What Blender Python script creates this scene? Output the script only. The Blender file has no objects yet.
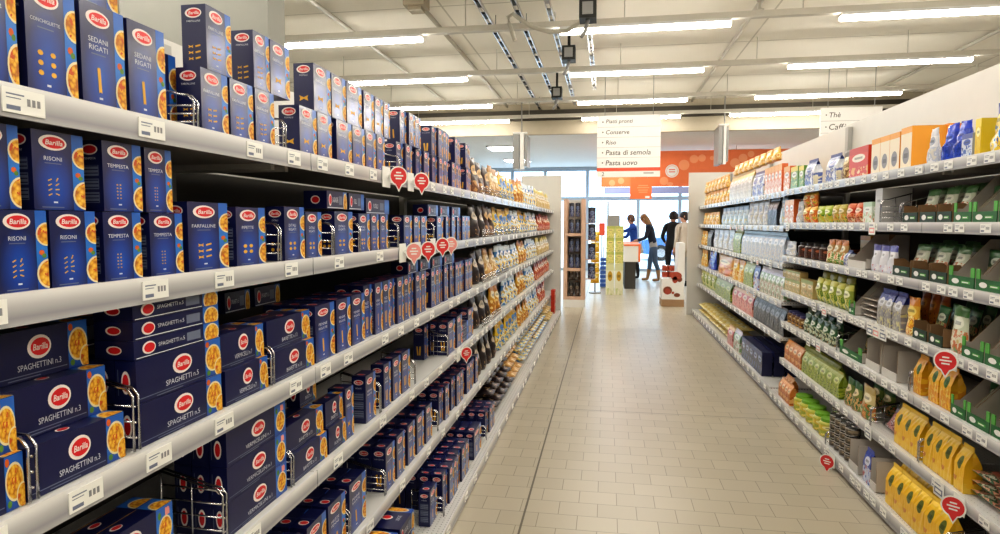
import bpy, bmesh, math, random
from mathutils import Vector, Matrix
rnd = random.Random(7)
S = bpy.context.scene
COL = S.collection
PI = math.pi
# ------------------------------------------------------------------ camera
FPX, CX, CY, EYE = 630.0, 500.0, 267.0, 1.5
PITCH = math.atan(44/FPX)
YAW = math.atan(107/FPX*math.cos(PITCH))
_F = Vector((-math.sin(YAW)*math.cos(PITCH), math.cos(YAW)*math.cos(PITCH), -math.sin(PITCH)))
_R = Vector((math.cos(YAW), math.sin(YAW), 0))
_U = _R.cross(_F)
def ray(px, py): return _F + (px-CX)/FPX*_R - (py-CY)/FPX*_U
def on_y(px, py, Y):
    d = ray(px, py); k = Y/d.y
    return Vector((k*d.x, Y, EYE+k*d.z))
def along(px, X, Z):
    """depth of the image column px on the shelf line X, Z"""
    a = (px-CX)/FPX
    c = _R - a*_F
    return -(c.x*X + c.z*(Z-EYE))/c.y
cam = bpy.data.objects.new('camera', bpy.data.cameras.new('camera'))
COL.objects.link(cam); S.camera = cam
cam.data.sensor_width = 36.0; cam.data.lens = 36.0*FPX/1000.0
cam.data.clip_start = 0.05; cam.data.clip_end = 300
cam.matrix_world = Matrix(((_R.x, _U.x, -_F.x, 0), (_R.y, _U.y, -_F.y, 0), (_R.z, _U.z, -_F.z, EYE), (0, 0, 0, 1)))

# ------------------------------------------------------------------ materials
MAT = {}
def srgb(c):
    if isinstance(c, str):
        c = [int(c[i:i+2], 16)/255 for i in (0, 2, 4)]
    return tuple(((x/12.92) if x <= 0.04045 else ((x+0.055)/1.055)**2.4) for x in c) + (1.0,)
class NT:
    def __init__(s, name):
        s.m = bpy.data.materials.new(name); s.m.use_nodes = True
        s.t = s.m.node_tree; s.n = s.t.nodes; s.n.clear()
        s.out = s.n.new('ShaderNodeOutputMaterial'); s.b = s.n.new('ShaderNodeBsdfPrincipled')
        s.link(s.b.outputs[0], s.out.inputs[0])
    def link(s, a, b): s.t.links.new(a, b)
    def put(s, v, sock):
        if hasattr(v, 'is_linked'): s.link(v, sock)
        else: sock.default_value = v
    def math(s, op, a, b=0.0, c=None):
        n = s.n.new('ShaderNodeMath'); n.operation = op
        s.put(a, n.inputs[0]); s.put(b, n.inputs[1])
        if c is not None: s.put(c, n.inputs[2])
        return n.outputs[0]
    def mix(s, f, a, b):
        n = s.n.new('ShaderNodeMix'); n.data_type = 'RGBA'
        s.put(f, n.inputs[0]); s.put(a, n.inputs[6]); s.put(b, n.inputs[7])
        return n.outputs[2]
    def coord(s, k): 
        n = s.n.new('ShaderNodeTexCoord'); return n.outputs[k]
    def xyz(s, v):
        n = s.n.new('ShaderNodeSeparateXYZ'); s.link(v, n.inputs[0]); return n.outputs
    def noise(s, v, scale, detail=2.0, rough=0.5):
        n = s.n.new('ShaderNodeTexNoise'); s.link(v, n.inputs['Vector'])
        n.inputs['Scale'].default_value = scale; n.inputs['Detail'].default_value = detail; n.inputs['Roughness'].default_value = rough
        return n.outputs[0]
    def voronoi(s, v, scale):
        n = s.n.new('ShaderNodeTexVoronoi'); s.link(v, n.inputs['Vector']); n.inputs['Scale'].default_value = scale
        return n.outputs
    def ramp(s, f, stops, const=False):
        n = s.n.new('ShaderNodeValToRGB'); s.put(f, n.inputs[0]); e = n.color_ramp.elements
        if const: n.color_ramp.interpolation = 'CONSTANT'
        while len(e) < len(stops): e.new(0.5)
        for i, (p, c) in enumerate(stops): e[i].position = p; e[i].color = c
        return n.outputs[0]
    def bump(s, h, strength=0.3, dist=0.01):
        n = s.n.new('ShaderNodeBump'); n.inputs['Strength'].default_value = strength; n.inputs['Distance'].default_value = dist
        s.link(h, n.inputs['Height']); s.link(n.outputs[0], s.b.inputs['Normal'])
    def done(s, col, rough=0.5, metal=0.0, spec=0.5, emit=None, key=None):
        s.put(col, s.b.inputs['Base Color']); s.put(rough, s.b.inputs['Roughness']); s.put(metal, s.b.inputs['Metallic'])
        s.b.inputs['Specular IOR Level'].default_value = spec
        if emit: s.put(emit[0], s.b.inputs['Emission Color']); s.b.inputs['Emission Strength'].default_value = emit[1]
        MAT[key or s.m.name] = s.m
        return s.m
def flat(name, c, rough=0.5, metal=0.0, spec=0.5, emit=0.0, var=0.06):
    """plain surface with a slight procedural unevenness"""
    t = NT(name); c = srgb(c)
    col = c
    if var:
        f = t.noise(t.coord('Object'), 9.0, 3.0)
        d = tuple(x*(1-var*2.2) for x in c[:3])+(1,)
        col = t.mix(f, c, d)
    return t.done(col, rough, metal, spec, (c, emit) if emit else None)
flat('navy', '11184e', .32, spec=.6)
flat('navy_dark', '0b0f26', .35)
flat('logo_white', 'f0e6e2', .35, var=0)
flat('logo_red', 'd8232c', .35, var=0)
flat('name_white', 'd8dce6', .4, var=0)
flat('print_grey', '6f7890', .45, var=0)
flat('pasta_yellow', 'e8b23a', .5)
flat('veg_orange', 'd8641f', .5); flat('veg_green', '5f8f3a', .5)
flat('plate_rim', 'efe3b8', .35)
def m_front():
    t = NT('pasta_front'); uv = t.xyz(t.coord('UV'))
    du = t.math('MULTIPLY', t.math('SUBTRACT', uv[0], .42), 1.2); dv = t.math('SUBTRACT', uv[1], .30)
    r = t.math('SQRT', t.math('ADD', t.math('MULTIPLY', du, du), t.math('MULTIPLY', dv, dv)))
    c = t.ramp(r, [(0.0, srgb('1656bc')), (.22, srgb('15409c')), (.5, srgb('141c54'))])
    t.done(c, .28, spec=.6)
    t.b.inputs['Coat Weight'].default_value = .6; t.b.inputs['Coat Roughness'].default_value = .16
m_front()
def m_strip():
    t = NT('pasta_strip'); uv = t.xyz(t.coord('UV'))
    c = t.ramp(uv[1], [(0, srgb('15449c')), (.45, srgb('2f7cd4')), (1, srgb('2a62bc'))])
    t.done(c, .28, spec=.6)
m_strip()
def m_food():
    t = NT('pasta_food'); v = t.voronoi(t.coord('Object'), 130)
    n = t.noise(t.coord('Object'), 70, 3)
    c = t.ramp(v[0], [(0.0, srgb('f2cf58')), (.45, srgb('e3a92c')), (.8, srgb('b86a1a'))])
    c = t.mix(t.math('GREATER_THAN', n, .62), c, srgb('c9541d'))
    t.done(c, .5)
m_food()
# setting
flat('shelf_white', 'dedede', .35, var=.03)
flat('steel_grey', '9a9a98', .4)
flat('panel_grey', 'cfcdc8', .6, var=.03)
flat('panel_dark', '45423e', .7); flat('panel_light_grey', 'd9d7d2', .35, var=.03); flat('shelf_under_shade', '8e8984', .6)
flat('upright', 'b9b8b4', .5)
flat('kick', '9c98a6', .4)
flat('ticket_white', 'eeeeea', .5, var=0)
flat('ticket_ink', '8a8b90', .6, var=0)
flat('red_tag', 'd9383a', .4, var=0); flat('pale_red_tag', 'ee9a94', .4, var=0)
flat('chrome', 'c8c8cc', .18, metal=1.0, var=0)
def m_rail():
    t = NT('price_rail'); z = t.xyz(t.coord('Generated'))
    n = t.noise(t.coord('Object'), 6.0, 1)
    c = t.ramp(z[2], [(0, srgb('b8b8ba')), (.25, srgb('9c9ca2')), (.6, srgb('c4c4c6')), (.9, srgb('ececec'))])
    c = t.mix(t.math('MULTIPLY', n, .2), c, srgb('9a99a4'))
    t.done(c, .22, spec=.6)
m_rail()
def m_deck():
    t = NT('shelf_deck'); o = t.coord('Object')
    v = t.n.new('ShaderNodeTexVoronoi'); v.inputs['Scale'].default_value = 45; v.inputs['Randomness'].default_value = 0
    t.link(o, v.inputs['Vector'])
    c = t.mix(t.math('LESS_THAN', v.outputs[0], .22), srgb('d2d2d0'), srgb('8b8b8b'))
    t.done(c, .45)
m_deck()
def m_floor():
    t = NT('floor_tiles'); o = t.coord('Object')
    mp = t.n.new('ShaderNodeMapping'); t.link(o, mp.inputs[0]); mp.inputs['Location'].default_value = (.032, .03, 0)
    b = t.n.new('ShaderNodeTexBrick'); t.link(mp.outputs[0], b.inputs['Vector'])
    b.offset = .5; b.inputs['Scale'].default_value = 1; b.inputs['Brick Width'].default_value = .2; b.inputs['Row Height'].default_value = .152
    b.inputs['Mortar Size'].default_value = .0022; b.inputs['Mortar Smooth'].default_value = .3; b.inputs['Bias'].default_value = 0
    b.inputs['Color1'].default_value = srgb('c2baa8'); b.inputs['Color2'].default_value = srgb('bab2a0'); b.inputs['Mortar'].default_value = srgb('857e6c')
    x = t.xyz(o)
    j1 = t.math('LESS_THAN', t.math('ABSOLUTE', t.math('ADD', x[0], .405)), .0055)
    j2 = t.math('LESS_THAN', t.math('ABSOLUTE', t.math('SUBTRACT', x[1], 5.02)), .005)
    n = t.noise(o, 1.6, 4)
    c = t.mix(t.math('MULTIPLY', n, .25), b.outputs[0], srgb('a59d8b'))
    c = t.mix(t.math('MAXIMUM', j1, t.math('MULTIPLY', j2, .8)), c, srgb('625c4e'))
    r = t.math('ADD', t.math('MULTIPLY', t.noise(o, 3, 2), .08), .28)
    t.done(c, r, spec=.5)
m_floor()
def m_ceiling():
    t = NT('ceiling_panels'); o = t.coord('Object'); x = t.xyz(o)
    def lines(c, per, w): 
        return t.math('LESS_THAN', t.math('ABSOLUTE', t.math('SUBTRACT', t.math('FRACT', t.math('DIVIDE', c, per)), .5)), w)
    l = t.math('MAXIMUM', lines(x[1], 1.95, .006), lines(x[0], 3.6, .003))
    n = t.noise(o, .7, 3)
    c = t.mix(n, srgb('f8f5ec'), srgb('eeeadf'))
    c = t.mix(t.math('MULTIPLY', l, .45), c, srgb('8c887c'))
    t.done(c, .8)
m_ceiling()
flat('low_ceiling', 'f0f2f5', .8, var=.03)
flat('cream', 'b4aa96', .7); flat('gap_shade', '4a463e', .8); flat('wall_paint', 'd8d6d0', .8)
flat('column_paint', 'a9aaa4', .8)
flat('beam_grey', 'd0ccc2', .5); flat('pipe_grey', 'c4c0b4', .5); flat('black_metal', '20221f', .5)
flat('tube_light', 'fff8ec', .5, emit=40.0, var=0)
flat('panel_light', 'f6fbff', .5, emit=30.0, var=0)
flat('window_frame', 'b6c8da', .5)
flat('sign_white', 'f1efec', .5, var=.02); flat('sign_ink', '55534f', .6, var=0); flat('sign_line', 'a7a6a4', .6, var=0)
flat('orange', 'f58048', .5, var=.05); flat('orange_pale', 'f6a070', .5, var=0); flat('sign_red', 'e2593c', .5, var=0); flat('lilac', 'a9b3e6', .5)
flat('wood', 'b79470', .55); flat('pink_wood', 'd8b49c', .55)
flat('cardboard_grey', 'c2bcb4', .8); flat('cardboard_brown', '8a6c4c', .8); flat('carton_white', 'd9d7d3', .6)
flat('tray_green', '1d5a34', .45); flat('tray_dark', '1c3a2e', .45); flat('leaf', '5fae52', .5)
def m_green_grad():
    t = NT('green_fade'); uv = t.xyz(t.coord('UV'))
    c = t.ramp(uv[1], [(0, srgb('d0e4ca')), (.3, srgb('a8d8a0')), (.6, srgb('2f9a50')), (1, srgb('1a6c3a'))])
    t.done(c, .4)
m_green_grad()
def m_glass():
    t = NT('window_glass'); g = t.n.new('ShaderNodeBsdfGlossy'); g.inputs['Roughness'].default_value = .02
    tr = t.n.new('ShaderNodeBsdfTransparent'); tr.inputs[0].default_value = (.93, .97, 1, 1)
    mx = t.n.new('ShaderNodeMixShader'); mx.inputs[0].default_value = .05
    t.link(tr.outputs[0], mx.inputs[1]); t.link(g.outputs[0], mx.inputs[2]); t.link(mx.outputs[0], t.out.inputs[0])
    MAT['window_glass'] = t.m
m_glass()
# packaging print: background, top band, label ellipse, busy picture in the lower part
def pack(name, bg, top, label, pics, vt=.78, vp=.48, la=(.34, .13), lc=(.5, .64), rough=.3, scale=4.0, side=None, seedv=0.0):
    t = NT(name); uvs = t.coord('UV'); uv = t.xyz(uvs); u, v = uv[0], uv[1]
    c = srgb(bg)
    mp = t.n.new('ShaderNodeMapping'); t.link(uvs, mp.inputs[0]); mp.inputs['Location'].default_value = (seedv, seedv*1.7, 0)
    f = t.noise(mp.outputs[0], scale, 3.0, .6)
    k = len(pics)
    st = [(0.0, srgb(pics[0]))]
    for i in range(1, k): st.append((.36+.28*(i-.5)/(k-1 if k > 1 else 1), srgb(pics[i])))
    pic = t.ramp(f, st, True)
    wob = t.math('ADD', v, t.math('MULTIPLY', t.math('SUBTRACT', t.noise(uvs, 2.3, 1), .5), .25))
    c = t.mix(t.math('LESS_THAN', wob, vp), c, pic)
    c = t.mix(t.math('GREATER_THAN', v, vt), c, srgb(top))
    du = t.math('DIVIDE', t.math('SUBTRACT', u, lc[0]), la[0]); dv = t.math('DIVIDE', t.math('SUBTRACT', v, lc[1]), la[1])
    e = t.math('LESS_THAN', t.math('ADD', t.math('MULTIPLY', du, du), t.math('MULTIPLY', dv, dv)), 1.0)
    c = t.mix(e, c, srgb(label))
    bar = t.math('MULTIPLY', t.math('LESS_THAN', t.math('ABSOLUTE', du), .62), t.math('LESS_THAN', t.math('ABSOLUTE', dv), .28))
    lc2 = srgb(label); dk = tuple(x*.35 for x in lc2[:3])+(1,)
    c = t.mix(t.math('MULTIPLY', bar, .8), c, dk)
    t.done(c, rough, spec=.55)
    return name
# ------------------------------------------------------------------ mesh building
TEXT = {}
def text_mesh(s, shear=0.0, bold=0.0):
    k = (s, shear, bold)
    if k not in TEXT:
        cu = bpy.data.curves.new('lettering', 'FONT'); cu.body = s; cu.shear = shear; cu.offset = bold
        cu.resolution_u = 2; cu.fill_mode = 'FRONT'
        o = bpy.data.objects.new('lettering', cu); COL.objects.link(o)
        bpy.context.view_layer.update()
        me = bpy.data.meshes.new_from_object(o.evaluated_get(bpy.context.evaluated_depsgraph_get()))
        vs = [v.co.xy.copy() for v in me.vertices]; fs = [tuple(p.vertices) for p in me.polygons]
        x0 = min(v.x for v in vs); x1 = max(v.x for v in vs); y0 = min(v.y for v in vs); y1 = max(v.y for v in vs)
        TEXT[k] = ([(v.x-x0, v.y-y0) for v in vs], fs, x1-x0, y1-y0)
        COL.objects.unlink(o); bpy.data.objects.remove(o); bpy.data.curves.remove(cu); bpy.data.meshes.remove(me)
    return TEXT[k]
class Frame:
    def __init__(s, o, u, v, n): s.o, s.u, s.v, s.n = Vector(o), Vector(u), Vector(v), Vector(n)
    def __call__(s, a, b, lift=0.0): return s.o + s.u*a + s.v*b + s.n*lift
class MB:
    def __init__(s): s.v, s.f, s.m, s.uv, s.names, s.sm = [], [], [], [], [], []
    def mi(s, name):
        if name not in s.names: s.names.append(name)
        return s.names.index(name)
    def face(s, pts, mat, uvs=None, smooth=False):
        i = len(s.v); s.v += [tuple(p) for p in pts]; s.f.append(tuple(range(i, i+len(pts)))); s.m.append(s.mi(mat))
        s.uv.append(uvs or [(0, 0)]*len(pts)); s.sm.append(smooth)
    def box(s, lo, hi, mat, mats=None):
        """axis aligned box; mats may give other materials for '+x','-x','+y','-y','+z','-z'"""
        x0, y0, z0 = lo; x1, y1, z1 = hi; mats = mats or {}
        q = {'+x': [(x1, y0, z0), (x1, y1, z0), (x1, y1, z1), (x1, y0, z1)], '-x': [(x0, y1, z0), (x0, y0, z0), (x0, y0, z1), (x0, y1, z1)],
             '-y': [(x0, y0, z0), (x1, y0, z0), (x1, y0, z1), (x0, y0, z1)], '+y': [(x1, y1, z0), (x0, y1, z0), (x0, y1, z1), (x1, y1, z1)],
             '+z': [(x0, y0, z1), (x1, y0, z1), (x1, y1, z1), (x0, y1, z1)], '-z': [(x0, y1, z0), (x1, y1, z0), (x1, y0, z0), (x0, y0, z0)]}
        for k, p in q.items():
            mm = mats.get(k, mat)
            if mm: s.face(p, mm, [(0, 0), (1, 0), (1, 1), (0, 1)])
        return s
    def obox(s, c, size, rot, mat):
        """oriented box: centre, size, rotation matrix"""
        h = Vector(size)/2; c = Vector(c)
        P = lambda a, b, d: c + rot @ Vector((a*h.x, b*h.y, d*h.z))
        for q in (((1,-1,-1),(1,1,-1),(1,1,1),(1,-1,1)), ((-1,1,-1),(-1,-1,-1),(-1,-1,1),(-1,1,1)), ((-1,-1,-1),(1,-1,-1),(1,-1,1),(-1,-1,1)),
                  ((1,1,-1),(-1,1,-1),(-1,1,1),(1,1,1)), ((-1,-1,1),(1,-1,1),(1,1,1),(-1,1,1)), ((-1,1,-1),(1,1,-1),(1,-1,-1),(-1,-1,-1))):
            s.face([P(*p) for p in q], mat, [(0, 0), (1, 0), (1, 1), (0, 1)])
        return s
    def rect(s, F, a0, b0, a1, b1, mat, lift):
        s.face([F(a0, b0, lift), F(a1, b0, lift), F(a1, b1, lift), F(a0, b1, lift)], mat, [(0, 0), (1, 0), (1, 1), (0, 1)])
    def ell(s, F, ca, cb, ra, rb, mat, lift, n=20, clip=None, rot=0.0):
        pts = []
        for i in range(n):
            t = 2*PI*i/n; x, y = ra*math.cos(t), rb*math.sin(t)
            a, b = ca + x*math.cos(rot)-y*math.sin(rot), cb + x*math.sin(rot)+y*math.cos(rot)
            if clip: a = min(max(a, clip[0]), clip[2]); b = min(max(b, clip[1]), clip[3])
            if not pts or (pts[-1]-F(a, b, lift)).length > 1e-6: pts.append(F(a, b, lift))
        if len(pts) > 2: s.face(pts, mat, [(0, 0)]*len(pts))
    def poly(s, F, pts, mat, lift): s.face([F(a, b, lift) for a, b in pts], mat)
    def text(s, F, body, ca, cb, width, height, mat, lift, shear=0.0, bold=0.0, left=False):
        vs, fs, w, h = text_mesh(body, shear, bold)
        k = min(width/w, height/h); ox = ca if left else ca - w*k/2; oy = cb - h*k/2
        i = len(s.v); s.v += [tuple(F(ox+x*k, oy+y*k, lift)) for x, y in vs]; mi = s.mi(mat)
        for f in fs:
            s.f.append(tuple(i+j for j in f)); s.m.append(mi); s.uv.append([(0, 0)]*len(f)); s.sm.append(False)
    def tube(s, pts, r, mat, n=6, close=True):
        pts = [Vector(p) for p in pts]; rings = []
        for i, p in enumerate(pts):
            d = (pts[min(i+1, len(pts)-1)] - pts[max(i-1, 0)]).normalized()
            a = d.cross(Vector((0, 0, 1)));  a = a.normalized() if a.length > 1e-3 else Vector((1, 0, 0))
            b = d.cross(a); rr = r[i] if isinstance(r, (list, tuple)) else r
            rings.append([p + a*rr*math.cos(2*PI*k/n) + b*rr*math.sin(2*PI*k/n) for k in range(n)])
        base = len(s.v); mi = s.mi(mat)
        for R in rings: s.v += [tuple(q) for q in R]
        for i in range(len(rings)-1):
            for k in range(n):
                s.f.append((base+i*n+k, base+i*n+(k+1) % n, base+(i+1)*n+(k+1) % n, base+(i+1)*n+k)); s.m.append(mi); s.uv.append([(0, 0)]*4); s.sm.append(True)
        if close:
            for i, rev in ((0, False), (len(rings)-1, True)):
                f = tuple(base+i*n+k for k in range(n)); s.f.append(f if rev else f[::-1]); s.m.append(mi); s.uv.append([(0, 0)]*n); s.sm.append(False)
        return s
    def lathe(s, prof, mat, n=20, o=(0, 0, 0), mats=None):
        """profile of (radius, z); uv v follows the height"""
        base = len(s.v); o = Vector(o); zs = [p[1] for p in prof]; zr = max(zs)-min(zs) or 1
        for r, z in prof:
            s.v += [tuple(o + Vector((r*math.cos(2*PI*k/n), r*math.sin(2*PI*k/n), z))) for k in range(n)]
        for i in range(len(prof)-1):
            mi = s.mi(mats[i] if mats else mat)
            v0, v1 = (prof[i][1]-min(zs))/zr, (prof[i+1][1]-min(zs))/zr
            for k in range(n):
                s.f.append((base+i*n+k, base+i*n+(k+1) % n, base+(i+1)*n+(k+1) % n, base+(i+1)*n+k)); s.m.append(mi); s.sm.append(False)
                u0, u1 = (k/n*2) % 1, (k/n*2) % 1 + 2/n
                s.uv.append([(u0, v0), (u1, v0), (u1, v1), (u0, v1)])
        for i, rev in ((0, False), (len(prof)-1, True)):
            f = tuple(base+i*n+k for k in range(n)); s.f.append(f if rev else f[::-1]); s.m.append(s.mi((mats or [mat])[0 if i == 0 else -1])); s.uv.append([(.5, .95)]*n); s.sm.append(False)
        return s
    def mesh(s, name):
        me = bpy.data.meshes.new(name); me.from_pydata(s.v, [], s.f)
        for n in s.names: me.materials.append(MAT[n])
        me.polygons.foreach_set('material_index', s.m); me.polygons.foreach_set('use_smooth', s.sm)
        ul = me.uv_layers.new(name='UVMap'); flatuv = []
        for p in s.uv:
            for q in p: flatuv += [q[0], q[1]]
        ul.data.foreach_set('uv', flatuv); me.update()
        return me
    def build(s, name, parent=None, loc=(0, 0, 0)):
        o = bpy.data.objects.new(name, s.mesh(name)); COL.objects.link(o); o.parent = parent; o.location = loc
        return o
def tag(o, label=None, cat=None, group=None, kind=None):
    if label: o['label'] = label
    if cat: o['category'] = cat
    if group: o['group'] = group
    if kind: o['kind'] = kind
    return o
def empty(name, loc=(0, 0, 0), rz=0.0):
    o = bpy.data.objects.new(name, None); COL.objects.link(o); o.location = loc; o.rotation_euler = (0, 0, rz); o.empty_display_size = .1
    return o
def put(name, me, loc, rz=0.0, scale=(1, 1, 1), rx=0.0, ry=0.0, parent=None):
    o = bpy.data.objects.new(name, me); COL.objects.link(o); o.location = loc; o.rotation_euler = (rx, ry, rz); o.scale = scale; o.parent = parent
    return o
def copy_tree(o, parent=None):
    c = o.copy(); COL.objects.link(c); c.parent = parent
    for ch in list(o.children): copy_tree(ch, c)
    return c
def nth(i):
    w = ['first', 'second', 'third', 'fourth', 'fifth', 'sixth', 'seventh', 'eighth', 'ninth', 'tenth']
    if i <= 10: return w[i-1]
    suf = 'th' if 10 <= i % 100 <= 20 else {1: 'st', 2: 'nd', 3: 'rd'}.get(i % 10, 'th')
    return f'{i}{suf}'
ROLL = []   # goods waiting for their label: (object, look, place, depth)
def goods(o, look, place, cat, group, y):
    tag(o, cat=cat, group=group); ROLL.append((o, look, place, y)); return o
def write_labels():
    rows = {}
    for o, look, place, y in ROLL: rows.setdefault((look, place), []).append((y, o))
    for (look, place), L in rows.items():
        L.sort(key=lambda t: t[0])
        for i, (y, o) in enumerate(L):
            o['label'] = f'{look}, {place}' if len(L) == 1 else f'{look}, {place}, {nth(i+1)} from camera'

# ------------------------------------------------------------------ pasta boxes
def logo(mb, F, ca, cb, ra, lift=.0008, words=True, dim=False, rb=None):
    rb = rb or ra*.56
    mb.ell(F, ca, cb, ra, rb, 'logo_white', lift, 22)
    mb.ell(F, ca+ra*.06, cb, ra*.80, rb*.74, 'logo_red', lift+.0003, 20)
    if words: mb.text(F, 'Barilla', ca+ra*.06, cb, ra*1.25, rb*.95, 'logo_white', lift+.0006, .2, .015)
def icons(mb, F, kind, ca, cb, w, h, lift=.0008):
    def bow(x, y, s):
        mb.poly(F, [(x-s, y-s*.6), (x, y-s*.15), (x+s, y-s*.6), (x+s*.8, y), (x+s, y+s*.6), (x, y+s*.15), (x-s, y+s*.6), (x-s*.8, y)], 'pasta_yellow', lift)
    def bar(x, y, l, t, a):
        c, s_ = math.cos(a), math.sin(a)
        mb.poly(F, [(x+p*c-q*s_, y+p*s_+q*c) for p, q in ((-l, -t), (l, -t), (l*1.06, 0), (l, t), (-l, t), (-l*.9, 0))], 'pasta_yellow', lift)
    if kind == 'shells':
        for i in range(2):
            for j in range(3): mb.ell(F, ca+(i-.5)*w*.5, cb+(j-1)*h*.36, w*.11, h*.1, 'pasta_yellow', lift, 8)
    elif kind == 'tube': bar(ca, cb, h*.5, w*.07, PI/2+.05)
    elif kind == 'tubes':
        bar(ca-w*.16, cb, h*.5, w*.085, PI/2+.1); bar(ca+w*.16, cb, h*.5, w*.085, PI/2-.05)
    elif kind == 'bow': bow(ca, cb, w*.3)
    elif kind == 'bows':
        for j in range(3):
            bow(ca-w*.18, cb+(j-1)*h*.36, w*.13); bar(ca+w*.2, cb+(j-1)*h*.36+h*.03, w*.14, h*.05, .2)
    elif kind == 'grains':
        for j in range(4):
            bar(ca-w*.16, cb+(j-1.5)*h*.26, w*.08, h*.03, .5); bar(ca+w*.12, cb+(j-1.4)*h*.26, w*.08, h*.03, -.4+j*.5)
    elif kind == 'dots':
        for j in range(5):
            for i in range(2): mb.ell(F, ca+(i-.5)*w*.16, cb+(j-2)*h*.2, w*.045, h*.045, 'pasta_yellow', lift, 6)
    elif kind == 'rings':
        for j in range(2):
            for i in range(2): mb.ell(F, ca+(i-.5)*w*.4, cb+(j-.5)*h*.4, w*.13, h*.13, 'pasta_yellow', lift, 8)
def plate(mb, F, ca, cb, ra, rb, clip, lift=.0006):
    mb.ell(F, ca, cb, ra, rb, 'plate_rim', lift, 22, clip); mb.ell(F, ca, cb, ra*.87, rb*.87, 'pasta_food', lift+.0003, 20, clip)
def standing_box(lines, icon, w=.1, d=.06, h=.17, twist=0):
    """upright carton; front looks along +X, origin in the middle of its base"""
    mb = MB(); x = d/2
    mb.box((-x, -w/2, 0), (x, w/2, h), 'navy', {'+x': 'pasta_front'})
    F = Frame((x, -w/2, 0), (0, 1, 0), (0, 0, 1), (1, 0, 0)); clip = (0, 0, w, h)
    mb.rect(F, w*.76, 0, w, h, 'pasta_strip', .0003)
    plate(mb, F, w*1.0, h*.70, w*.24, h*.15, clip); plate(mb, F, w*1.02, h*.2, w*.27, h*.19, clip)
    mb.ell(F, w*.87, h*.47, w*.06, h*.035, 'veg_orange', .0006, 8); mb.ell(F, w*.92, h*.43, w*.05, h*.03, 'veg_green', .0007, 8)
    logo(mb, F, w*.39, h*.86, w*.27)
    n = len(lines)
    for i, t in enumerate(lines): mb.text(F, t, w*.38, h*(.655-.075*i), w*(.58 if len(t) > 6 else .44), h*.052, 'name_white', .0008)
    mb.rect(F, w*.22, h*(.59-.075*(n-1)), w*.54, h*(.60-.075*(n-1)), 'print_grey', .0006)
    icons(mb, F, icon, w*.38, h*(.31-.02*n), w*.5, h*.24)
    mb.rect(F, w*.14, h*.03, w*.56, h*.042, 'print_grey', .0006); mb.rect(F, w*.36, h*.09, w*.44, h*.11, 'name_white', .0006)
    for F2 in (Frame((-x, -w/2, 0), (1, 0, 0), (0, 0, 1), (0, -1, 0)), Frame((x, w/2, 0), (-1, 0, 0), (0, 0, 1), (0, 1, 0))):
        logo(mb, F2, d*.5, h*.87, d*.34, words=d > .05)
        mb.text(F2, lines[0], d*.5, h*.745, d*.7, h*.03, 'name_white', .0006)
        if twist:
            for j in range(3): mb.rect(F2, d*.16, h*(.12+.19*j), d*.84, h*(.27+.19*j), 'print_grey', .0004)
            for j in range(11): mb.rect(F2, d*.18, h*(.13+.05*j), d*.82, h*(.145+.05*j), 'navy', .0006)
        else: icons(mb, F2, icon, d*.5, h*.26, d*.75, h*.26)
    T = Frame((-x, -w/2, h), (1, 0, 0), (0, 1, 0), (0, 0, 1))
    mb.rect(T, d*.06, w*.46, d*.94, w*.475, 'print_grey', .0004)
    logo(mb, T, d*.5, w*.26, d*.3, words=False)
    return mb.mesh('pasta_box')
def edge_box(name, w=.26, d=.045, h=.085, pink=False):
    """long spaghetti carton standing on its long edge, face looking along +X"""
    mb = MB(); x = d/2
    mb.box((-x, -w/2, 0), (x, w/2, h), 'navy')
    F = Frame((x, -w/2, 0), (0, 1, 0), (0, 0, 1), (1, 0, 0)); clip = (0, 0, w, h)
    mb.rect(F, w*.79, 0, w, h, 'pasta_strip', .0003)
    if pink:
        plate(mb, F, w*.9, h*.42, w*.085, h*.33, clip); mb.text(F, 'n', w*.93, h*.84, w*.1, h*.2, 'pale_red_tag', .0008, bold=.1)
        mb.ell(F, w*.83, h*.8, w*.02, h*.1, 'veg_green', .0007, 8)
    else:
        plate(mb, F, w*.895, h*.5, w*.105, h*.36, clip); plate(mb, F, w*.98, h*.2, w*.075, h*.25, clip, .0012)
        mb.ell(F, w*.82, h*.88, w*.025, h*.08, 'veg_orange', .0007, 8); mb.ell(F, w*.83, h*.12, w*.025, h*.07, 'veg_green', .0007, 8)
    logo(mb, F, w*.5, h*.62, w*.115, rb=h*.24)
    mb.text(F, name, w*.5, h*.26, w*.42, h*.13, 'name_white', .0008)
    mb.rect(F, w*.02, h*.1, w*.77, h*.12, 'print_grey', .0006); mb.rect(F, w*.2, h*.04, w*.5, h*.06, 'print_grey', .0006)
    E_ = Frame((-x, -w/2, 0), (1, 0, 0), (0, 0, 1), (0, -1, 0))
    mb.ell(E_, d*.5, h*.5, d*.22, h*.27, 'logo_white', .0005, 16); mb.ell(E_, d*.5, h*.5, d*.15, h*.2, 'logo_red', .0008, 14)
    mb.rect(E_, d*.12, h*.2, d*.15, h*.8, 'print_grey', .0005)
    T = Frame((x, -w/2, h), (0, 1, 0), (-1, 0, 0), (0, 0, 1)); c2 = (0, 0, w, d)
    mb.rect(T, w*.79, 0, w, d, 'pasta_strip', .0003); plate(mb, T, w*.895, d*.1, w*.105, d*.6, c2)
    mb.rect(T, w*.02, d*.9, w*.77, d*.93, 'pasta_yellow', .0004); logo(mb, T, w*.45, d*.5, w*.06, words=False)
    return mb.mesh('spaghetti_box')
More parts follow.
